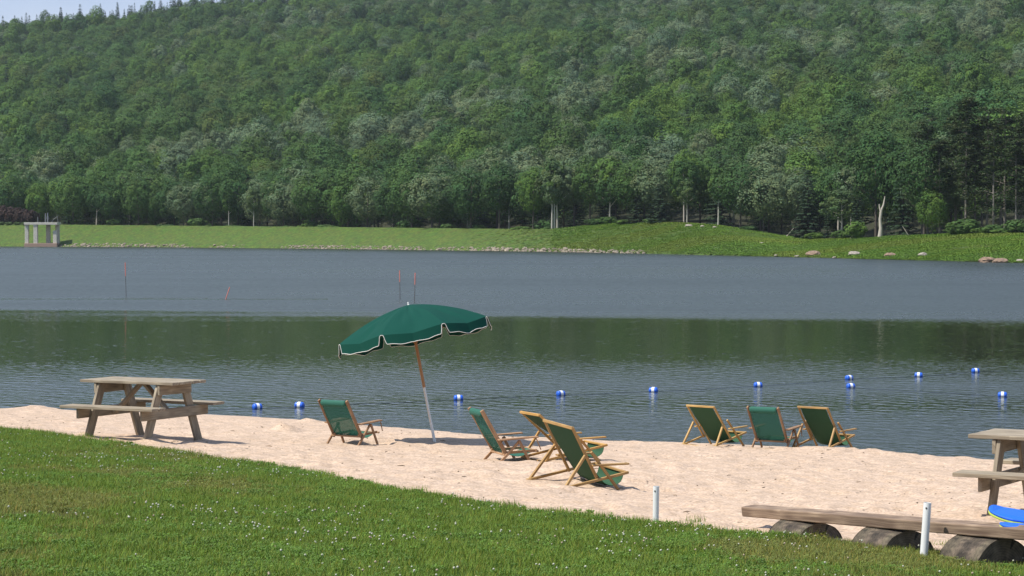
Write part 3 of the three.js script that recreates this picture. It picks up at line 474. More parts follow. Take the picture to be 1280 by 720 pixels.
// concrete intake tower at the dam's foot
{
  const d = farShore(52) - 3, s = d / F, con = std({ map: dataTex(128, 128, (x, y) => { const k = 0.9 + 0.3 * (tileNoise(32, 45)(x, y) - 0.5); return [0.84 * k, 0.82 * k, 0.76 * k]; }, true), roughness: 0.9 }), rust = std({ color: lin(0.36, 0.25, 0.19), roughness: 0.95 }), steel = std({ color: lin(0.16, 0.17, 0.18), roughness: 0.6 });
  const o = thing('intake_tower', 'concrete intake tower with four legs standing in the lake', 'tower', V((52 - 640) * s, 0, -d), 0.0), px = (u) => (u - 52) * s, box = (name, u0, u1, y0, y1, z0, z1, m) => { const q = part(name, new RoundedBoxGeometry((u1 - u0) * s, y1 - y0, z1 - z0, 1, 0.04), m, o); q.position.set(px((u0 + u1) / 2), (y0 + y1) / 2, (z0 + z1) / 2); return q; };
  const Y = (v) => EYE + (288 - v) * s;
  box('footing', 31.5, 72.5, -0.6, Y(304), -3.4, 1.2, rust);
  box('leg', 32, 36.5, Y(304) - 0.05, Y(280.5), -0.2, 0.8, con); box('leg', 43, 48, Y(304) - 0.05, Y(280.5), 0, 1, con);
  box('leg', 55.5, 60.5, Y(304) - 0.05, Y(280.5), -2.8, -1.9, con); box('leg', 67.2, 72, Y(304) - 0.05, Y(280.5), -2.8, -1.9, con);
  box('buttress', 67, 71.6, Y(304) - 0.03, Y(288), -0.6, 0.6, con);
  box('deck', 31.4, 73, Y(281), Y(278), -3.3, 1.15, con);
  const c = (u, v0, v1, r, z) => { const q = part('valve_stem', new THREE.CylinderGeometry(r, r, Y(v1) - Y(v0), 8), steel, o); q.position.set(px(u), (Y(v0) + Y(v1)) / 2, z); return q; };
  c(47.5, 278.2, 271, 0.07, 0); c(56, 278.2, 266.5, 0.12, -1); c(59.3, 278.2, 266, 0.14, -0.6);
  const wheel = part('handwheel', new THREE.TorusGeometry(0.3, 0.05, 6, 16), steel, o); wheel.position.set(px(59.3), Y(272.5), -0.6); wheel.rotation.x = 0.2;
  part('ladder_rail', tube([V(px(63), Y(278.2), -1), V(px(67), Y(273.5), -1), V(px(71), Y(270.5), -1)], 0.06), steel, o);
  part('ladder_rail', tube([V(px(71), Y(270.5), -1), V(px(71.4), Y(274), -1), V(px(71.8), Y(278.2), -1)], 0.06), steel, o);
}

// ------------------------------------------------------------------ lawn grass and clover
{
  const R = rng(321), tufts = [];
  const blade = (out, x, z, h, w, lean, a, c) => {          // three-segment bent blade
    const dx = Math.cos(a), dz = Math.sin(a), sx = -dz * w / 2, sz = dx * w / 2, pts = [0, 0.45, 0.8, 1].map((t) => [x + dx * lean * t * t, h * (t - 0.18 * t * t * lean / h), z + dz * lean * t * t, 1 - t * t]);
    for (let k = 0; k < 3; k++) { const [ax, ay, az, aw] = pts[k], [bx, by, bz, bw] = pts[k + 1], A = [ax - sx * aw, ay, az - sz * aw], B = [ax + sx * aw, ay, az + sz * aw], C = [bx + sx * bw, by, bz + sz * bw], D = [bx - sx * bw, by, bz - sz * bw]; out.p.push(...A, ...B, ...C); out.c.push(...c, ...c, ...c); if (k < 2) { out.p.push(...A, ...C, ...D); out.c.push(...c, ...c, ...c); } }
  };
  const build = (out) => { const g = new THREE.BufferGeometry(); g.setAttribute('position', new THREE.Float32BufferAttribute(out.p, 3)); g.setAttribute('color', new THREE.Float32BufferAttribute(out.c, 3)); g.computeVertexNormals(); return g; };
  for (let v = 0; v < 5; v++) { const o = { p: [], c: [] }; for (let k = 0; k < 46; k++) { const a = R() * 6.28, q = Math.sqrt(R()) * 0.11, dry = R() < 0.1; blade(o, Math.cos(a) * q, Math.sin(a) * q, 0.03 + R() * 0.05, 0.004 + R() * 0.003, 0.01 + R() * 0.045, R() * 6.28, dry ? [1.9, 1.25, 1.5] : tint(R, 0.6)); } tufts.push(build(o)); }
  for (let v = 0; v < 3; v++) { // clover: trios of rounded leaflets on short stalks among blades
    const o = { p: [], c: [] };
    for (let k = 0; k < 20; k++) { const a = R() * 6.28, q = Math.sqrt(R()) * 0.11, h = 0.018 + R() * 0.03, t = tint(R, 0.4), cx = Math.cos(a) * q, cz = Math.sin(a) * q, a0 = R() * 6; for (let l = 0; l < 3; l++) { const b = a0 + l * 2.094, r = 0.007 + R() * 0.004, ex = cx + Math.cos(b) * r, ez = cz + Math.sin(b) * r; for (let m = 0; m < 5; m++) { const e = m / 5 * 6.283, f = (m + 1) / 5 * 6.283, y = (q) => h + 0.006 * Math.sin(q - b + 1); o.p.push(ex, h + 0.002, ez, ex + Math.cos(f) * r, y(f), ez + Math.sin(f) * r, ex + Math.cos(e) * r, y(e), ez + Math.sin(e) * r); o.c.push(...t, ...t, ...t); } } }
    for (let k = 0; k < 30; k++) { const a = R() * 6.28, q = Math.sqrt(R()) * 0.11; blade(o, Math.cos(a) * q, Math.sin(a) * q, 0.03 + R() * 0.06, 0.004, 0.02 + R() * 0.03, R() * 6.28, tint(R, 0.6)); }
    tufts.push(build(o));
  }
  const items = tufts.map(() => []), flowers = [];
  const C = { green: [0.152, 0.236, 0.025], lush: [0.132, 0.236, 0.029], straw: [0.185, 0.212, 0.038] };
  for (let k = 0; k < 46000; k++) {
    const d = Math.sqrt(lerp(11.5 ** 2, 34 ** 2, R())), x = (R() - 0.5) * 0.52 * d, u = uOf(x, -d), e = lawnEdge(u) + edgeWobble(u);
    if (d > e + 0.05 + 0.12 * R() * R() && (d > e + 1.1 || R() > 0.02)) continue;
    const b = bare(x, -d); if (R() < b * 0.93) continue;
    const y = (d > e + 0.1 ? beachY(x, -d) : lawnY(x, -d)) - 0.006, n = fbm(x * 0.5, d * 0.28, 22, 4), m = fbm(x * 1.3 + 9, d * 1.1, 23, 3), edge = sstep(e - 0.9, e, d);
    const cl = R() < 0.10 + sstep(0.48, 0.8, m) * 0.3, kind = cl ? 5 + Math.floor(R() * 3) : Math.floor(R() * 5), c = C[n + 0.12 * (R() - 0.5) > 0.585 ? 'straw' : cl ? 'lush' : 'green'], f = 0.8 + 0.4 * R();
    items[kind].push({ p: V(x, y, -d), r: new THREE.Euler((R() - 0.5) * 0.2, R() * 6.28, (R() - 0.5) * 0.2), s: V(1, (0.7 + 0.5 * R() + 0.35 * edge * R()) * (n > 0.585 ? 0.8 : 1), 1), c: lin(c[0] * f, c[1] * f, c[2] * f) });
    const fl = fbm(x * 0.8 + 31, d * 0.6, 25, 3); if (R() < 0.075 * sstep(0.50, 0.72, fl) + 0.004) { const q = 1 + Math.floor(R() * 2.2); for (let i = 0; i < q; i++) flowers.push({ p: V(x + (R() - 0.5) * 0.2, y, -d + (R() - 0.5) * 0.2), r: new THREE.Euler((R() - 0.5) * 0.4, R() * 6, (R() - 0.5) * 0.4), s: 0.75 + 0.45 * R(), c: R() < 0.22 ? lin(0.38, 0.30, 0.21) : lin(0.46, 0.46, 0.36) }); }
  }
  const g = top(new THREE.Group(), 'lawn_grass', 'short mown grass and clover leaves of the lawn', 'grass', null, 'stuff'), gm = phys({ color: 0xffffff, vertexColors: true, roughness: 0.8, specularIntensity: 0.4, transmission: 0.4, thickness: 0 }), fmat = std({ color: 0xffffff, vertexColors: true, roughness: 0.9 });
  items.forEach((it, k) => { const m = instanced(tufts[k], gm, it, k < 5 ? 'grass_tufts' : 'clover_leaves'); m.userData.kind = 'stuff'; g.add(m); });
  const head = new THREE.IcosahedronGeometry(0.0068, 1); head.translate(0, 0.068, 0); const stalk = new THREE.CylinderGeometry(0.0012, 0.0015, 0.07, 3).toNonIndexed(); stalk.translate(0, 0.035, 0);
  const paint = (q, c) => { const a = new Float32Array(q.attributes.position.count * 3); for (let i = 0; i < a.length; i += 3) a.set(c, i); q.setAttribute('color', new THREE.BufferAttribute(a, 3)); return q; };
  const fg = mergeGeometries([paint(head, [1, 1, 1]), paint(stalk, [0.12, 0.28, 0.07])]);
  const fm = instanced(fg, fmat, flowers, 'clover_flowers'); top(fm, 'clover_flowers', 'small white clover flower heads dotted over the lawn', 'flowers', null, 'stuff');
}

{
  const R = rng(915), twig = taper([V(-0.5, 0, 0), V(-0.1, 0.04, 0.05), V(0.5, 0.01, -0.04)], [0.03, 0.04, 0.02], 5), items = [];
  for (let k = 0; k < 420; k++) { const d = 18 + R() * 24, x = (R() - 0.5) * 0.5 * d, u = uOf(x, -d); if (d < lawnEdge(u) + 0.4 || d > nearShore(u) - 1.5) continue; const s = 0.02 + 0.09 * R() * R(), c = 0.5 + R(); items.push({ p: V(x, beachY(x, -d) + 0.002, -d), r: new THREE.Euler(0, R() * 6.28, (R() - 0.5) * 0.3), s: V(s, 0.09 + s * 0.6, 0.1 + s), c: lin(0.16 * c, 0.11 * c, 0.07 * c) }); }
  const m = instanced(twig, std({ color: 0xffffff, roughness: 0.95 }), items, 'beach_litter'); top(m, 'beach_litter', 'scattered dark twigs and bark bits on the sand', 'twigs', null, 'stuff');
}
// ------------------------------------------------------------------ picnic tables
const ground = (x, z) => beachY(x, z);
const greyWood = [1, 2, 3].map((k) => woodMat(100 + k * 9, [0.74 - k * 0.02, 0.69 - k * 0.02, 0.60 - k * 0.02], [0.46, 0.41, 0.345], 0.9, 0.55));
function picnicTable(pos, turn, label, L = 1.83) {
  const o = thing('picnic_table', label, 'picnic table', pos, turn), H = 0.76, z = V(0, 0, 1), y = V(0, 1, 0), m = (k) => greyWood[k % 3];
  for (let k = 0; k < 5; k++) { const zc = (k - 2) * 0.150; board('tabletop_plank', V(-L / 2 + (k % 2) * 0.008, H - 0.019, zc), V(L / 2 - ((k * 7) % 3) * 0.006, H - 0.019, zc), 0.143, 0.038, m(k), o, z); }
  for (const s of [-1, 1]) for (let k = 0; k < 2; k++) { const zc = s * (0.60 + k * 0.146); board('bench_plank', V(-L / 2 + k * 0.01, 0.44 - 0.019, zc), V(L / 2 - k * 0.012, 0.44 - 0.019, zc), 0.14, 0.038, m(k + 1), o, z); }
  for (const e of [-1, 1]) {
    const x = e * (L / 2 - 0.29);
    for (const s of [-1, 1]) board('leg', V(x, -0.10, s * 0.60), V(x, H - 0.04, s * 0.26), 0.14, 0.04, m(e + s + 2), o, V(0, 0.41, s).cross(V(1, 0, 0)).cross(V(1, 0, 0)).normalize());
    board('top_cleat', V(x + e * 0.041, H - 0.11, -0.36), V(x + e * 0.041, H - 0.11, 0.36), 0.135, 0.038, m(1), o, y);
    board('bench_beam', V(x + e * 0.041, 0.44 - 0.108, -0.74), V(x + e * 0.041, 0.44 - 0.108, 0.74), 0.135, 0.038, m(2), o, y);
    board('brace', V(x - e * 0.02, 0.40 - 0.1, 0), V(x - e * 0.46, H - 0.045, 0), 0.10, 0.038, m(0), o, z);
  }
  return o;
}
const onSand = (u, d, lift = 0) => { const x = (u - 640) / F * d; return V(x, ground(x, -d) + lift, -d); };
picnicTable(onSand(178, 31.3, 0.03), -THREE.MathUtils.degToRad(28), 'weathered grey picnic table standing whole beside the lawn edge', 1.55);
picnicTable(onSand(1346, 21.6, 0.0), -THREE.MathUtils.degToRad(31), 'weathered picnic table behind the plank bench on logs');

// ------------------------------------------------------------------ chairs (forward = +x, width along z)
const honeys = [[1, 1, 1], [0.94, 0.97, 1.04], [0.9, 0.88, 0.9], [1.03, 0.98, 0.9]].map((k, i) => woodMat(140 + i * 5, [0.80 * k[0], 0.67 * k[1], 0.42 * k[2]], [0.62 * k[0], 0.48 * k[1], 0.27 * k[2]], 0.65, 0.55)), tans = [1, 1.08, 0.94].map((k, i) => woodMat(160 + i * 5, [0.72 * k, 0.58 * k, 0.44 * k], [0.48 * k, 0.36 * k, 0.26 * k], 0.8, 0.55));
let honey, tan, chairs = 0;
const weave = dataTex(64, 64, (x, y, i, j) => { const k = 0.82 + 0.18 * (((i >> 1) + (j >> 1)) % 2) + 0.06 * (hash2(i, j, 3) - 0.5); return [0.16 * k, 0.33 * k, 0.22 * k]; }, true); weave.repeat.set(12, 12);
const canvasGreen = std({ map: weave, roughness: 0.85, side: THREE.DoubleSide }), meshGreen = new THREE.MeshPhysicalMaterial({ color: lin(0.038, 0.155, 0.120), roughness: 0.95, specularIntensity: 0.3, transparent: true, opacity: 0.72, side: THREE.DoubleSide }), rollGreen = std({ color: lin(0.014, 0.105, 0.072), roughness: 0.8 });
function sheet(curve, w, t, sag = 0, n = 18) {      // cloth that follows a side-view curve, w wide, t thick
  const c = new THREE.CatmullRomCurve3(curve.map(([x, y]) => V(x, y, 0))), m = 8, faces = [];
  for (const s of [0, 1]) { const g = gridGeo(m + 1, n + 1, (i, j) => { const p = c.getPoint(j / n), q = c.getTangent(j / n), e = (i / m - 0.5) * 2, b = sag * (1 - e * e) * Math.sin(Math.PI * j / n); return [p.x + q.y * (b + t * s), p.y - q.x * (b + t * s), (i / m - 0.5) * w]; }); const uv = g.attributes.uv; for (let k = 0; k < uv.count; k++) uv.setXY(k, (k % (m + 1)) / m * w, Math.floor(k / (m + 1)) / n * 1.1); faces.push(g); }
  return mergeGeometries(faces);
}
const tint3 = [0.88, 1, 1.08];
function slingChair(pos, turn, label, recline = 0, tilt = [0, 0], size = 1) {
  honey = honeys[chairs++ % 4]; const o = thing('deck_chair', label, 'deck chair', pos, turn, 'natural wood sling deck chairs'), W = 0.29, b = 0.032, X = -0.46, p = (x, y, z) => V(x + X, y, z);
  o.rotation.set(tilt[0], turn, tilt[1], 'YXZ'); o.scale.setScalar(size);
  const T = [0.12 - recline, 0.76 - recline * 0.55], B = [0.56, 0.125];
  for (const s of [-1, 1]) {
    board('back_rail', p(T[0], T[1], s * W), p(B[0], B[1], s * W), b, b, honey, o);
    board('seat_rail', p(-0.02, 0.025, s * (W + 0.034)), p(0.98, 0.215, s * (W + 0.034)), b, b, honey, o);
    board('prop_leg', p(0.0, -0.01, s * (W + 0.068)), p(0.32 - recline * 0.4, 0.43 - recline * 0.3, s * (W + 0.035)), b, b, honey, o);
    board('front_leg', p(0.87, -0.03, s * (W + 0.068)), p(0.40, 0.47, s * (W + 0.035)), b, b, honey, o);
    board('armrest', p(0.40, 0.315, s * (W + 0.075)), p(0.93, 0.33, s * (W + 0.085)), 0.052, 0.022, honey, o);
  }
  board('top_bar', p(T[0], T[1] - 0.01, -W - 0.012), p(T[0], T[1] - 0.01, W + 0.012), 0.036, 0.03, honey, o, V(0, 1, 0));
  board('foot_bar', p(0.0, 0.022, -W - 0.09), p(0.0, 0.022, W + 0.09), 0.034, 0.026, honey, o, V(1, 0, 0));
  board('front_bar', p(0.965, 0.212, -W - 0.03), p(0.965, 0.212, W + 0.03), 0.034, 0.028, honey, o, V(1, 0, 0));
  part('sling', sheet([[T[0] + X + 0.015, T[1] - 0.02], [0.28 + X - recline * 0.6, 0.53 - recline * 0.3], [0.44 + X - recline * 0.3, 0.345], [0.57 + X, 0.19], [0.70 + X, 0.075], [0.84 + X, 0.045], [0.94 + X, 0.10], [0.968 + X, 0.20]], 0.50, 0.004, 0.02), canvasGreen, o);
  return o;
}
function armChair(pos, turn, label, recline = 0, tilt = [0, 0], size = 1) {
  tan = tans[chairs++ % 3]; const o = thing('beach_armchair', label, 'beach chair', pos, turn, 'low green beach armchairs'), W = 0.26, X = -0.15, p = (x, y, z) => V(x + X, y, z);
  o.rotation.set(tilt[0], turn, tilt[1], 'YXZ'); o.scale.setScalar(size);
  const J = [0.0, 0.135], T = [-0.36 - recline, 0.68 - recline * 0.4];
  for (const s of [-1, 1]) {
    board('back_post', p(T[0], T[1], s * W), p(J[0] + 0.03, J[1] - 0.04, s * W), 0.028, 0.05, tan, o);
    board('rear_leg', p(0.19, 0.295, s * (W + 0.036)), p(-0.13, -0.03, s * (W + 0.036)), 0.024, 0.036, tan, o);
    board('front_leg', p(0.17, 0.295, s * (W + 0.062)), p(0.345, -0.03, s * (W + 0.062)), 0.024, 0.036, tan, o);
    board('seat_rail', p(-0.03, J[1], s * (W - 0.03)), p(0.45, 0.155, s * (W - 0.03)), 0.024, 0.036, tan, o);
    board('armrest', p(-0.11, 0.312, s * (W + 0.05)), p(0.43, 0.34, s * (W + 0.05)), 0.085, 0.02, tan, o);
  }
  for (const [x, y] of [[-0.01, 0.115], [0.44, 0.15]]) board('seat_bar', p(x, y, -W - 0.02), p(x, y, W + 0.02), 0.03, 0.024, tan, o, V(1, 0, 0));
  board('back_bar', p(T[0] + 0.02, T[1] - 0.03, -W), p(T[0] + 0.02, T[1] - 0.03, W), 0.022, 0.022, tan, o, V(0, 1, 0));
  board('arm_stay', p(0.40, 0.32, W + 0.075), p(0.47, 0.17, W + 0.06), 0.014, 0.014, tan, o);
  part('back_sling', sheet([[T[0] + X + 0.01, T[1] - 0.02], [T[0] * 0.5 + X - 0.01, 0.40], [J[0] + X + 0.02, 0.125]], 0.47, 0.003, 0.02), meshGreen, o);
  part('seat_sling', sheet([[J[0] + X + 0.02, 0.125], [0.2 + X, 0.085], [0.44 + X, 0.16]], 0.44, 0.003, 0.0), rollGreen, o);
  const roll = part('headrest_roll', new THREE.CapsuleGeometry(0.038, 0.40, 4, 12), rollGreen, o); roll.rotation.x = Math.PI / 2; roll.position.set(T[0] + X + 0.015, T[1] - 0.045, 0); roll.scale.set(0.85, 1, 1.25);
  return o;
}
const deg = THREE.MathUtils.degToRad;
armChair(onSand(441, 33.2, 0.005), deg(57), 'green mesh beach armchair standing apart by the umbrella', 0, [0, 0], 0.94);
armChair(onSand(637, 30.2), deg(19), 'green mesh beach armchair reclined beside two deck chairs', -0.04, [0, 0]);
slingChair(onSand(720, 26.6, 0.0), deg(34), 'deck chair with low hanging sling overlapping the deck chair behind it', 0, [0.09, -0.04], 0.96);
slingChair(onSand(704, 30.4, 0.0), deg(25), 'deck chair half hidden behind another deck chair', 0.17, [0.0, 0], 0.95);
slingChair(onSand(893, 37.2, 0.0), deg(49), 'deck chair at the water edge with its foot bar showing', 0.07, [0, 0], 0.91);
armChair(onSand(970, 37.0, 0.01), deg(60), 'green mesh beach armchair between two deck chairs at the water', 0, [0, 0], 1.0);
slingChair(onSand(1030, 37.2, 0.01), deg(52), 'deck chair at the water edge behind a sand hump', 0.03, [0, 0], 0.92);

// ------------------------------------------------------------------ umbrella
{
  const foot = onSand(543, 33.6), o = thing('beach_umbrella', 'large green beach umbrella with white-edged valance leaning over the sand', 'umbrella', foot);
  o.rotation.set(-0.062, 0, 0.19, 'XYZ');
  const woodPole = std({ color: lin(0.36, 0.17, 0.06), roughness: 0.45 }), metal = std({ color: lin(0.62, 0.60, 0.57), metalness: 0.6, roughness: 0.4 }), white = std({ color: lin(0.75, 0.74, 0.70), roughness: 0.5 }), trim = std({ color: lin(0.62, 0.62, 0.58), roughness: 0.8, side: THREE.DoubleSide });
  const cloth = phys({ color: lin(0.004, 0.054, 0.039), specularIntensity: 0.3, roughness: 0.9, side: THREE.DoubleSide });
  const cyl = (name, y0, y1, r, m) => { const q = part(name, new THREE.CylinderGeometry(r, r, y1 - y0, 14), m, o); q.position.y = (y0 + y1) / 2; return q; };
  cyl('pole_tip', -0.15, 0.28, 0.021, white); cyl('lower_pole', 0.28, 0.82, 0.019, metal); cyl('upper_pole', 0.80, 2.015, 0.0225, woodPole);
  const fin = part('finial', new THREE.LatheGeometry([[0.001, 0.06], [0.014, 0.045], [0.018, 0.02], [0.012, 0], [0.03, -0.01], [0.03, -0.03], [0.001, -0.03]].map(([x, y]) => new THREE.Vector2(x, y)), 12), white, o); fin.position.y = 2.03; fin.scale.setScalar(0.6);
  const N = 8, R0 = 1.165, apex = 2.025, rim = 1.635, prof = (t) => lerp(apex, rim, 0.35 * t + 0.65 * t * t * (1.0)), off = 0.42, Rn = rng(12);
  const point = (a, t) => { const k = (a / (2 * Math.PI / N)) % 1, mid = 1 - Math.abs(2 * k - 1), r = R0 * t * (1 - 0.062 * mid * t); return V(Math.sin(a + off) * r, prof(t) - 0.055 * mid * t * (1 - t * 0.55) - 0.03 * mid * t * t, Math.cos(a + off) * r); };
  for (let k = 0; k < N; k++) {
    const a0 = k * 2 * Math.PI / N, a1 = (k + 0.99999) * 2 * Math.PI / N, ph = Rn() * 6;
    const g = gridGeo(13, 15, (i, j) => { const q = point(lerp(a0, a1, i / 12), Math.max(0.015, j / 14)); q.y += Math.sin(Math.PI * i / 12) * j / 14 * (1 - Math.pow(j / 14, 5)) * (0.020 * Math.sin(i * 0.9 + j * 0.55 + ph) + 0.013 * Math.sin(i * 1.9 - j * 0.35 + ph * 2)); return q.toArray(); });
    const panel = part('canopy_panel', g, cloth, o);
    const edge = [], fl = (i) => { const f = i / 40, q = point(lerp(a0, a1, f), 1), e = Math.min(f, 1 - f), drop = 0.13 * sstep(0.02, 0.075, e) + 0.012 * Math.sin(f * 14 + ph) * sstep(0.1, 0.3, e), out = 1 + 0.012 * drop / 0.1; return [q, V(q.x * out, q.y - drop - 0.004, q.z * out)]; };
    part('valance', gridGeo(41, 2, (i, j) => fl(i)[j].toArray()), cloth, panel);
    for (let i = 0; i <= 40; i++) edge.push(fl(i)[1]);
    part('piping', tube(edge, 0.0048, 90, 5), trim, panel);
    const e = point(a0, 0.99), c = V(0, 1.995, 0), m1 = point(a0, 0.5); m1.y -= 0.012; e.y -= 0.01;
    part('rib', tube([c, m1, e], 0.007, 10, 5), woodPole, o);
    part('strut', tube([V(0, 1.5, 0), V(m1.x, m1.y - 0.006, m1.z)], 0.006, 2, 5), woodPole, o);
  }
  const hub = part('runner', new THREE.CylinderGeometry(0.036, 0.036, 0.07, 14), woodPole, o); hub.position.y = 1.5;
}

// ------------------------------------------------------------------ plank bench on logs, posts, foam boards
{
  const beamWood = woodMat(170, [0.66, 0.57, 0.48], [0.40, 0.325, 0.265], 0.9, 0.7), logTex = (() => { const a = tileNoise(8, 61), b = tileNoise(64, 62), c = tileNoise(128, 63); return dataTex(512, 128, (x, y) => { const k = 0.62 + 0.35 * (b(x, y * 0.12) - 0.3) + 0.3 * (c(x, y * 0.5) - 0.5) + 0.35 * (a(x, y) - 0.5); return [0.43 * k, (0.37 + 0.02 * a(y, x)) * k, 0.32 * k]; }, true); })(), logBark = std({ map: logTex, roughness: 0.95, bumpMap: logTex, bumpScale: 0.025 });
  const ringTex = dataTex(256, 256, (x, y) => { const r = Math.hypot(x - 0.47, y - 0.53), a = Math.atan2(y - 0.53, x - 0.47), k = 0.75 + 0.06 * Math.sin(r * 190 + 9 * fbm(x * 5, y * 5, 4, 2)) + 0.6 * (fbm(x * 14, y * 14, 5, 4) - 0.5) - 0.35 * sstep(0.80, 0.86, vnoise(a * 6, r * 2, 9)); return [0.50 * k, 0.45 * k, 0.39 * k]; }, true), ringMat = std({ map: ringTex, roughness: 0.95 });
  const A = at(936, 639, 20.4), B = at(1280, 667, 17.3), dir = B.clone().sub(A).normalize(), E = B.clone().addScaledVector(dir, 1.6);
  const plank = top(shadow(new THREE.Mesh(boardGeo(A.distanceTo(E), 0.15, 0.088, 0.012), beamWood)), 'bench_plank', 'long weathered timber plank laid across half-buried logs', 'plank');
  plank.position.copy(A).add(E).multiplyScalar(0.5); plank.position.z -= 0.06; { const x = dir, z = V(0, 0, 1).addScaledVector(x, -x.z).normalize(); plank.quaternion.setFromRotationMatrix(new THREE.Matrix4().makeBasis(x, z.clone().cross(x), z)); }
  const logs = [[1008, 'half-buried log carrying the free end of the plank'], [1118, 'half-buried log beside the tall white post'], [1236, 'half-buried log under the foam boards'], [1350, 'half-buried log carrying the plank beyond the foam boards']];
  logs.forEach(([u, label], k) => {
    const t = (() => { let lo = 0, hi = 8; for (let i = 0; i < 40; i++) { const m = (lo + hi) / 2, q = A.clone().addScaledVector(dir, m); uOf(q.x, q.z) < u ? lo = m : hi = m; } return lo; })(), q = A.clone().addScaledVector(dir, t); q.z -= 0.10;
    const r = 0.27 + 0.01 * k, len = 0.46, o = thing('bench_log', label, 'log', V(q.x, q.y - 0.046 - r, q.z), 0, null);
    o.rotation.y = deg(-62);                                   // +x axis: the sawn end facing towards the lawn
    const g = new THREE.CylinderGeometry(r, r * 1.02, len, 40, 6, true), p = g.attributes.position; for (let i = 0; i < p.count; i++) { const a = Math.atan2(p.getZ(i), p.getX(i)), f = 1 - 0.05 * fbm(Math.cos(a) * 3 + 5 + k * 7, Math.sin(a) * 3 + p.getY(i) * 4, 6, 3) ; p.setX(i, p.getX(i) * f); p.setZ(i, p.getZ(i) * f); }
    g.computeVertexNormals(); g.rotateZ(Math.PI / 2);
    part('bark_side', g, logBark, o);
    for (const s of [-1, 1]) { const c = new THREE.CircleGeometry(r * 0.985, 40); const m = part('sawn_end', c, ringMat, o); m.position.x = s * (len / 2 - 0.008); m.rotation.y = s * Math.PI / 2; }
  });
  const pvc = std({ color: lin(0.74, 0.74, 0.72), roughness: 0.35 });
  for (const [u, v, h, r, lean, label] of [[820, 652, 0.345, 0.027, 0.01, 'short white plastic post at the edge of lawn and sand'], [1155, 688, 0.43, 0.031, 0.065, 'taller white plastic post in front of the plank bench']]) {
    const d = u > 1000 ? 17.95 : 3735 / (v - 288 - 166.2 - 0.0591 * (u - 640)), x = (u - 640) / F * d, o = thing('plastic_post', label, 'post', V(x, lawnY(x, -d) - 0.12, -d)); o.rotation.z = -lean;
    const q = part('tube', new THREE.LatheGeometry([[r * 0.86, 0.2], [r * 0.86, h + 0.12], [r, h + 0.12], [r, h + 0.05], [r, 0]].map(([a, b]) => new THREE.Vector2(a, b)), 20), pvc, o);
    const hole = part('bolt_hole', new THREE.CylinderGeometry(0.007, 0.007, r * 2.06, 8), BARK.dark, o); hole.rotation.x = Math.PI / 2; hole.position.set(-0.012, h + 0.08, 0);
  }
  const blue = std({ color: lin(0.012, 0.13, 0.62), roughness: 0.55 }), lime = std({ color: lin(0.42, 0.52, 0.08), roughness: 0.6 }), orange = std({ color: lin(0.55, 0.22, 0.07), roughness: 0.7 });
  const foam = (name, label, pos, ry, rx, rz, w, l, bend) => {
    const o = thing(name, label, 'foam board', pos, 0, null); o.rotation.set(rx, ry, rz, 'YXZ');
    const sh = new THREE.Shape(); sh.moveTo(-l / 2, 0); sh.quadraticCurveTo(-l / 2, w * 0.36, -l / 2 + 0.2, w * 0.5); sh.lineTo(l / 2 - 0.05, w * 0.5); sh.quadraticCurveTo(l / 2, w * 0.5, l / 2, w * 0.4); sh.lineTo(l / 2, -w * 0.4); sh.quadraticCurveTo(l / 2, -w * 0.5, l / 2 - 0.05, -w * 0.5); sh.lineTo(-l / 2 + 0.2, -w * 0.5); sh.quadraticCurveTo(-l / 2, -w * 0.36, -l / 2, 0);
    const layer = (nm, t, m, y) => { const g = new THREE.ExtrudeGeometry(sh, { depth: t, bevelEnabled: true, bevelSize: 0.006, bevelThickness: 0.006, bevelSegments: 2, curveSegments: 10, steps: 1 }); g.rotateX(-Math.PI / 2); g.translate(0, y, 0); const p = g.attributes.position; for (let i = 0; i < p.count; i++) { const x = p.getX(i), z = p.getZ(i); p.setY(i, p.getY(i) + bend * x * x * 0.5 + 0.010 * Math.sin(x * 11 + z * 7 + bend * 60) + 0.008 * Math.sin(z * 23 - x * 9)); } g.computeVertexNormals(); part(nm, g, m, o); };
    layer('foam_core', 0.006, lime, 0); layer('blue_skin', 0.006, blue, 0.0195); return o;
  };
  const mid = at(1268, 664, 17.5);
  foam('foam_board', 'blue foam board with lime underside resting on the plank', V(mid.x + 0.20, mid.y + 0.012, mid.z - 0.06), deg(14), 0.04, -0.03, 0.30, 0.62, 0.06);
  foam('foam_board', 'blue foam board lying on top of the other board', V(mid.x + 0.22, mid.y + 0.05, mid.z - 0.2), deg(-18), 0.06, -0.14, 0.34, 0.74, 0.10);
}

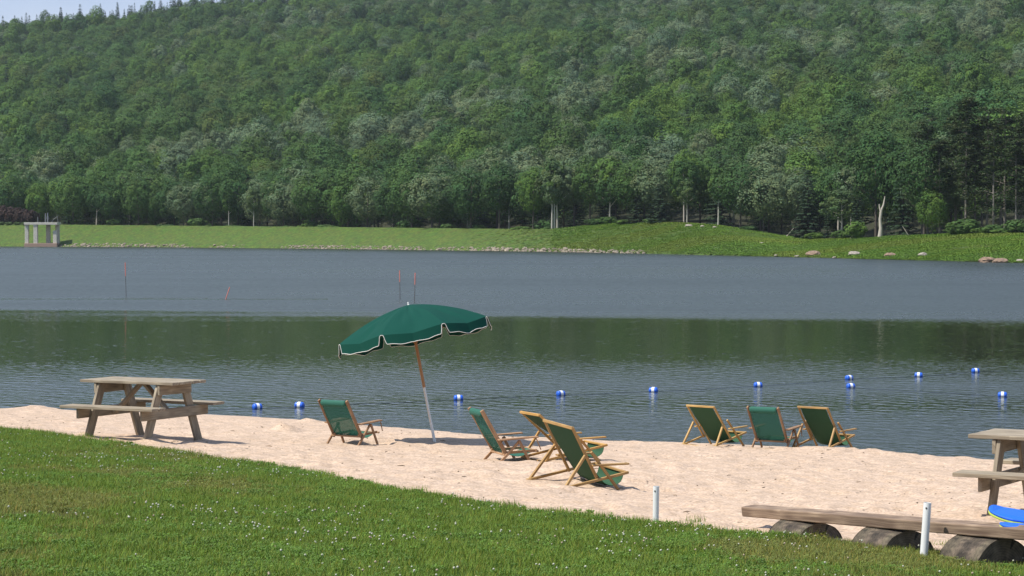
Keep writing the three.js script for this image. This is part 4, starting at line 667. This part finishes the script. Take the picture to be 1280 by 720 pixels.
// ------------------------------------------------------------------ swim floats on ropes, marker stakes
{
  const blue = std({ color: lin(0.02, 0.12, 0.62), roughness: 0.35 }), white = std({ color: lin(0.80, 0.80, 0.80), roughness: 0.35 }), rope = std({ color: lin(0.05, 0.07, 0.10), roughness: 0.9 });
  const lat = (a) => new THREE.LatheGeometry(a.map(([x, y]) => new THREE.Vector2(x, y)), 18);
  const end = lat([[0.012, 0], [0.045, 0.004], [0.066, 0.02], [0.072, 0.04], [0.072, 0.075]]), belly = lat([[0.073, -0.033], [0.078, -0.028], [0.078, 0.028], [0.073, 0.033]]);
  const floatAt = (u, v, yaw, label, group) => {
    const d = EYE * F / (v + 3 - 288), o = thing('swim_float', label, 'float', V((u - 640) / F * d, 0.035, -d), yaw, group);
    const w = part('white_band', belly, white, o); w.rotation.z = Math.PI / 2;
    for (const s of [-1, 1]) { const e = part('blue_end', end, blue, o); e.rotation.z = s * Math.PI / 2; e.position.x = s * 0.105; }
    return o.position;
  };
  const outer = [[148, 515], [321, 508], [374, 506], [573, 497], [701, 491.5], [817, 487], [948, 480.5], [1062, 471.5], [1149, 468], [1220, 462.5]], inner = [[1064, 482], [1254, 493]];
  const names = ['blue and white float on the rope seen beneath the picnic table'];
  const path = outer.map(([u, v], k) => floatAt(u, v, 0.15 + 0.5 * Math.sin(k * 2.1), k ? 'blue and white swim float on the outer float line' : names[0], 'floats on the outer line')), path2 = inner.map(([u, v], k) => floatAt(u, v, 0.3 - k * 0.5, k ? 'blue and white float alone off the picnic table behind the plank' : 'blue and white float close in front of an outer line float', null));
  const line = (name, pts, label) => { const q = []; pts.forEach((p, k) => { q.push(V(p.x, 0.012, p.z)); if (k < pts.length - 1) { const n = pts[k + 1]; for (const t of [0.33, 0.66]) q.push(V(lerp(p.x, n.x, t), 0.004, lerp(p.z, n.z, t) + 0.12 * Math.sin(k * 5 + t * 7))); } }); top(shadow(new THREE.Mesh(tube(q, 0.0042, 120, 5), rope)), name, label, 'rope'); };
  const s0 = nearShore(60); line('float_rope', [V((30 - 640) / F * (s0 + 1), 0, -s0 - 1), ...path, V(24, 0, -66)], 'thin dark rope joining the outer line of floats');
  line('float_rope', [...path2, V(17, 0, -46)], 'thin dark rope joining the two inner floats');
  const red = std({ color: lin(0.70, 0.20, 0.14), roughness: 0.5 }), dark = std({ color: lin(0.09, 0.08, 0.075), roughness: 0.7 });
  for (const [u, v0, v1, du, label] of [[157.5, 328, 371, 1, 'tall orange-topped stake by the dark weed streak'], [282, 359, 374, -5, 'short leaning orange stake in the lake'], [500, 338, 374, 0.5, 'thin orange-topped stake, fainter of two above the umbrella'], [518, 341, 378, -1, 'orange-topped stake just behind the umbrella top']]) {
    const d = EYE * F / (v1 - 288), s = d / F, h = (v1 - v0) * s, lean = -du * s, o = thing('marker_stake', label, 'stake', V((u - 640) * s, 0, -d), 0, null);
    const seg = (name, t0, t1, r, m) => part(name, taper([V(lean * t0 , h * t0, 0), V(lean * t1, h * t1, 0)], [r, r], 8), m, o);
    if (h < 1) seg('orange_tip', -0.3, 1, 0.022, red); else { seg('shaft', -0.2, 0.62, 0.016, dark); seg('orange_tip', 0.60, 1, 0.024, red); }
  }
}
renderer.render(scene, camera);
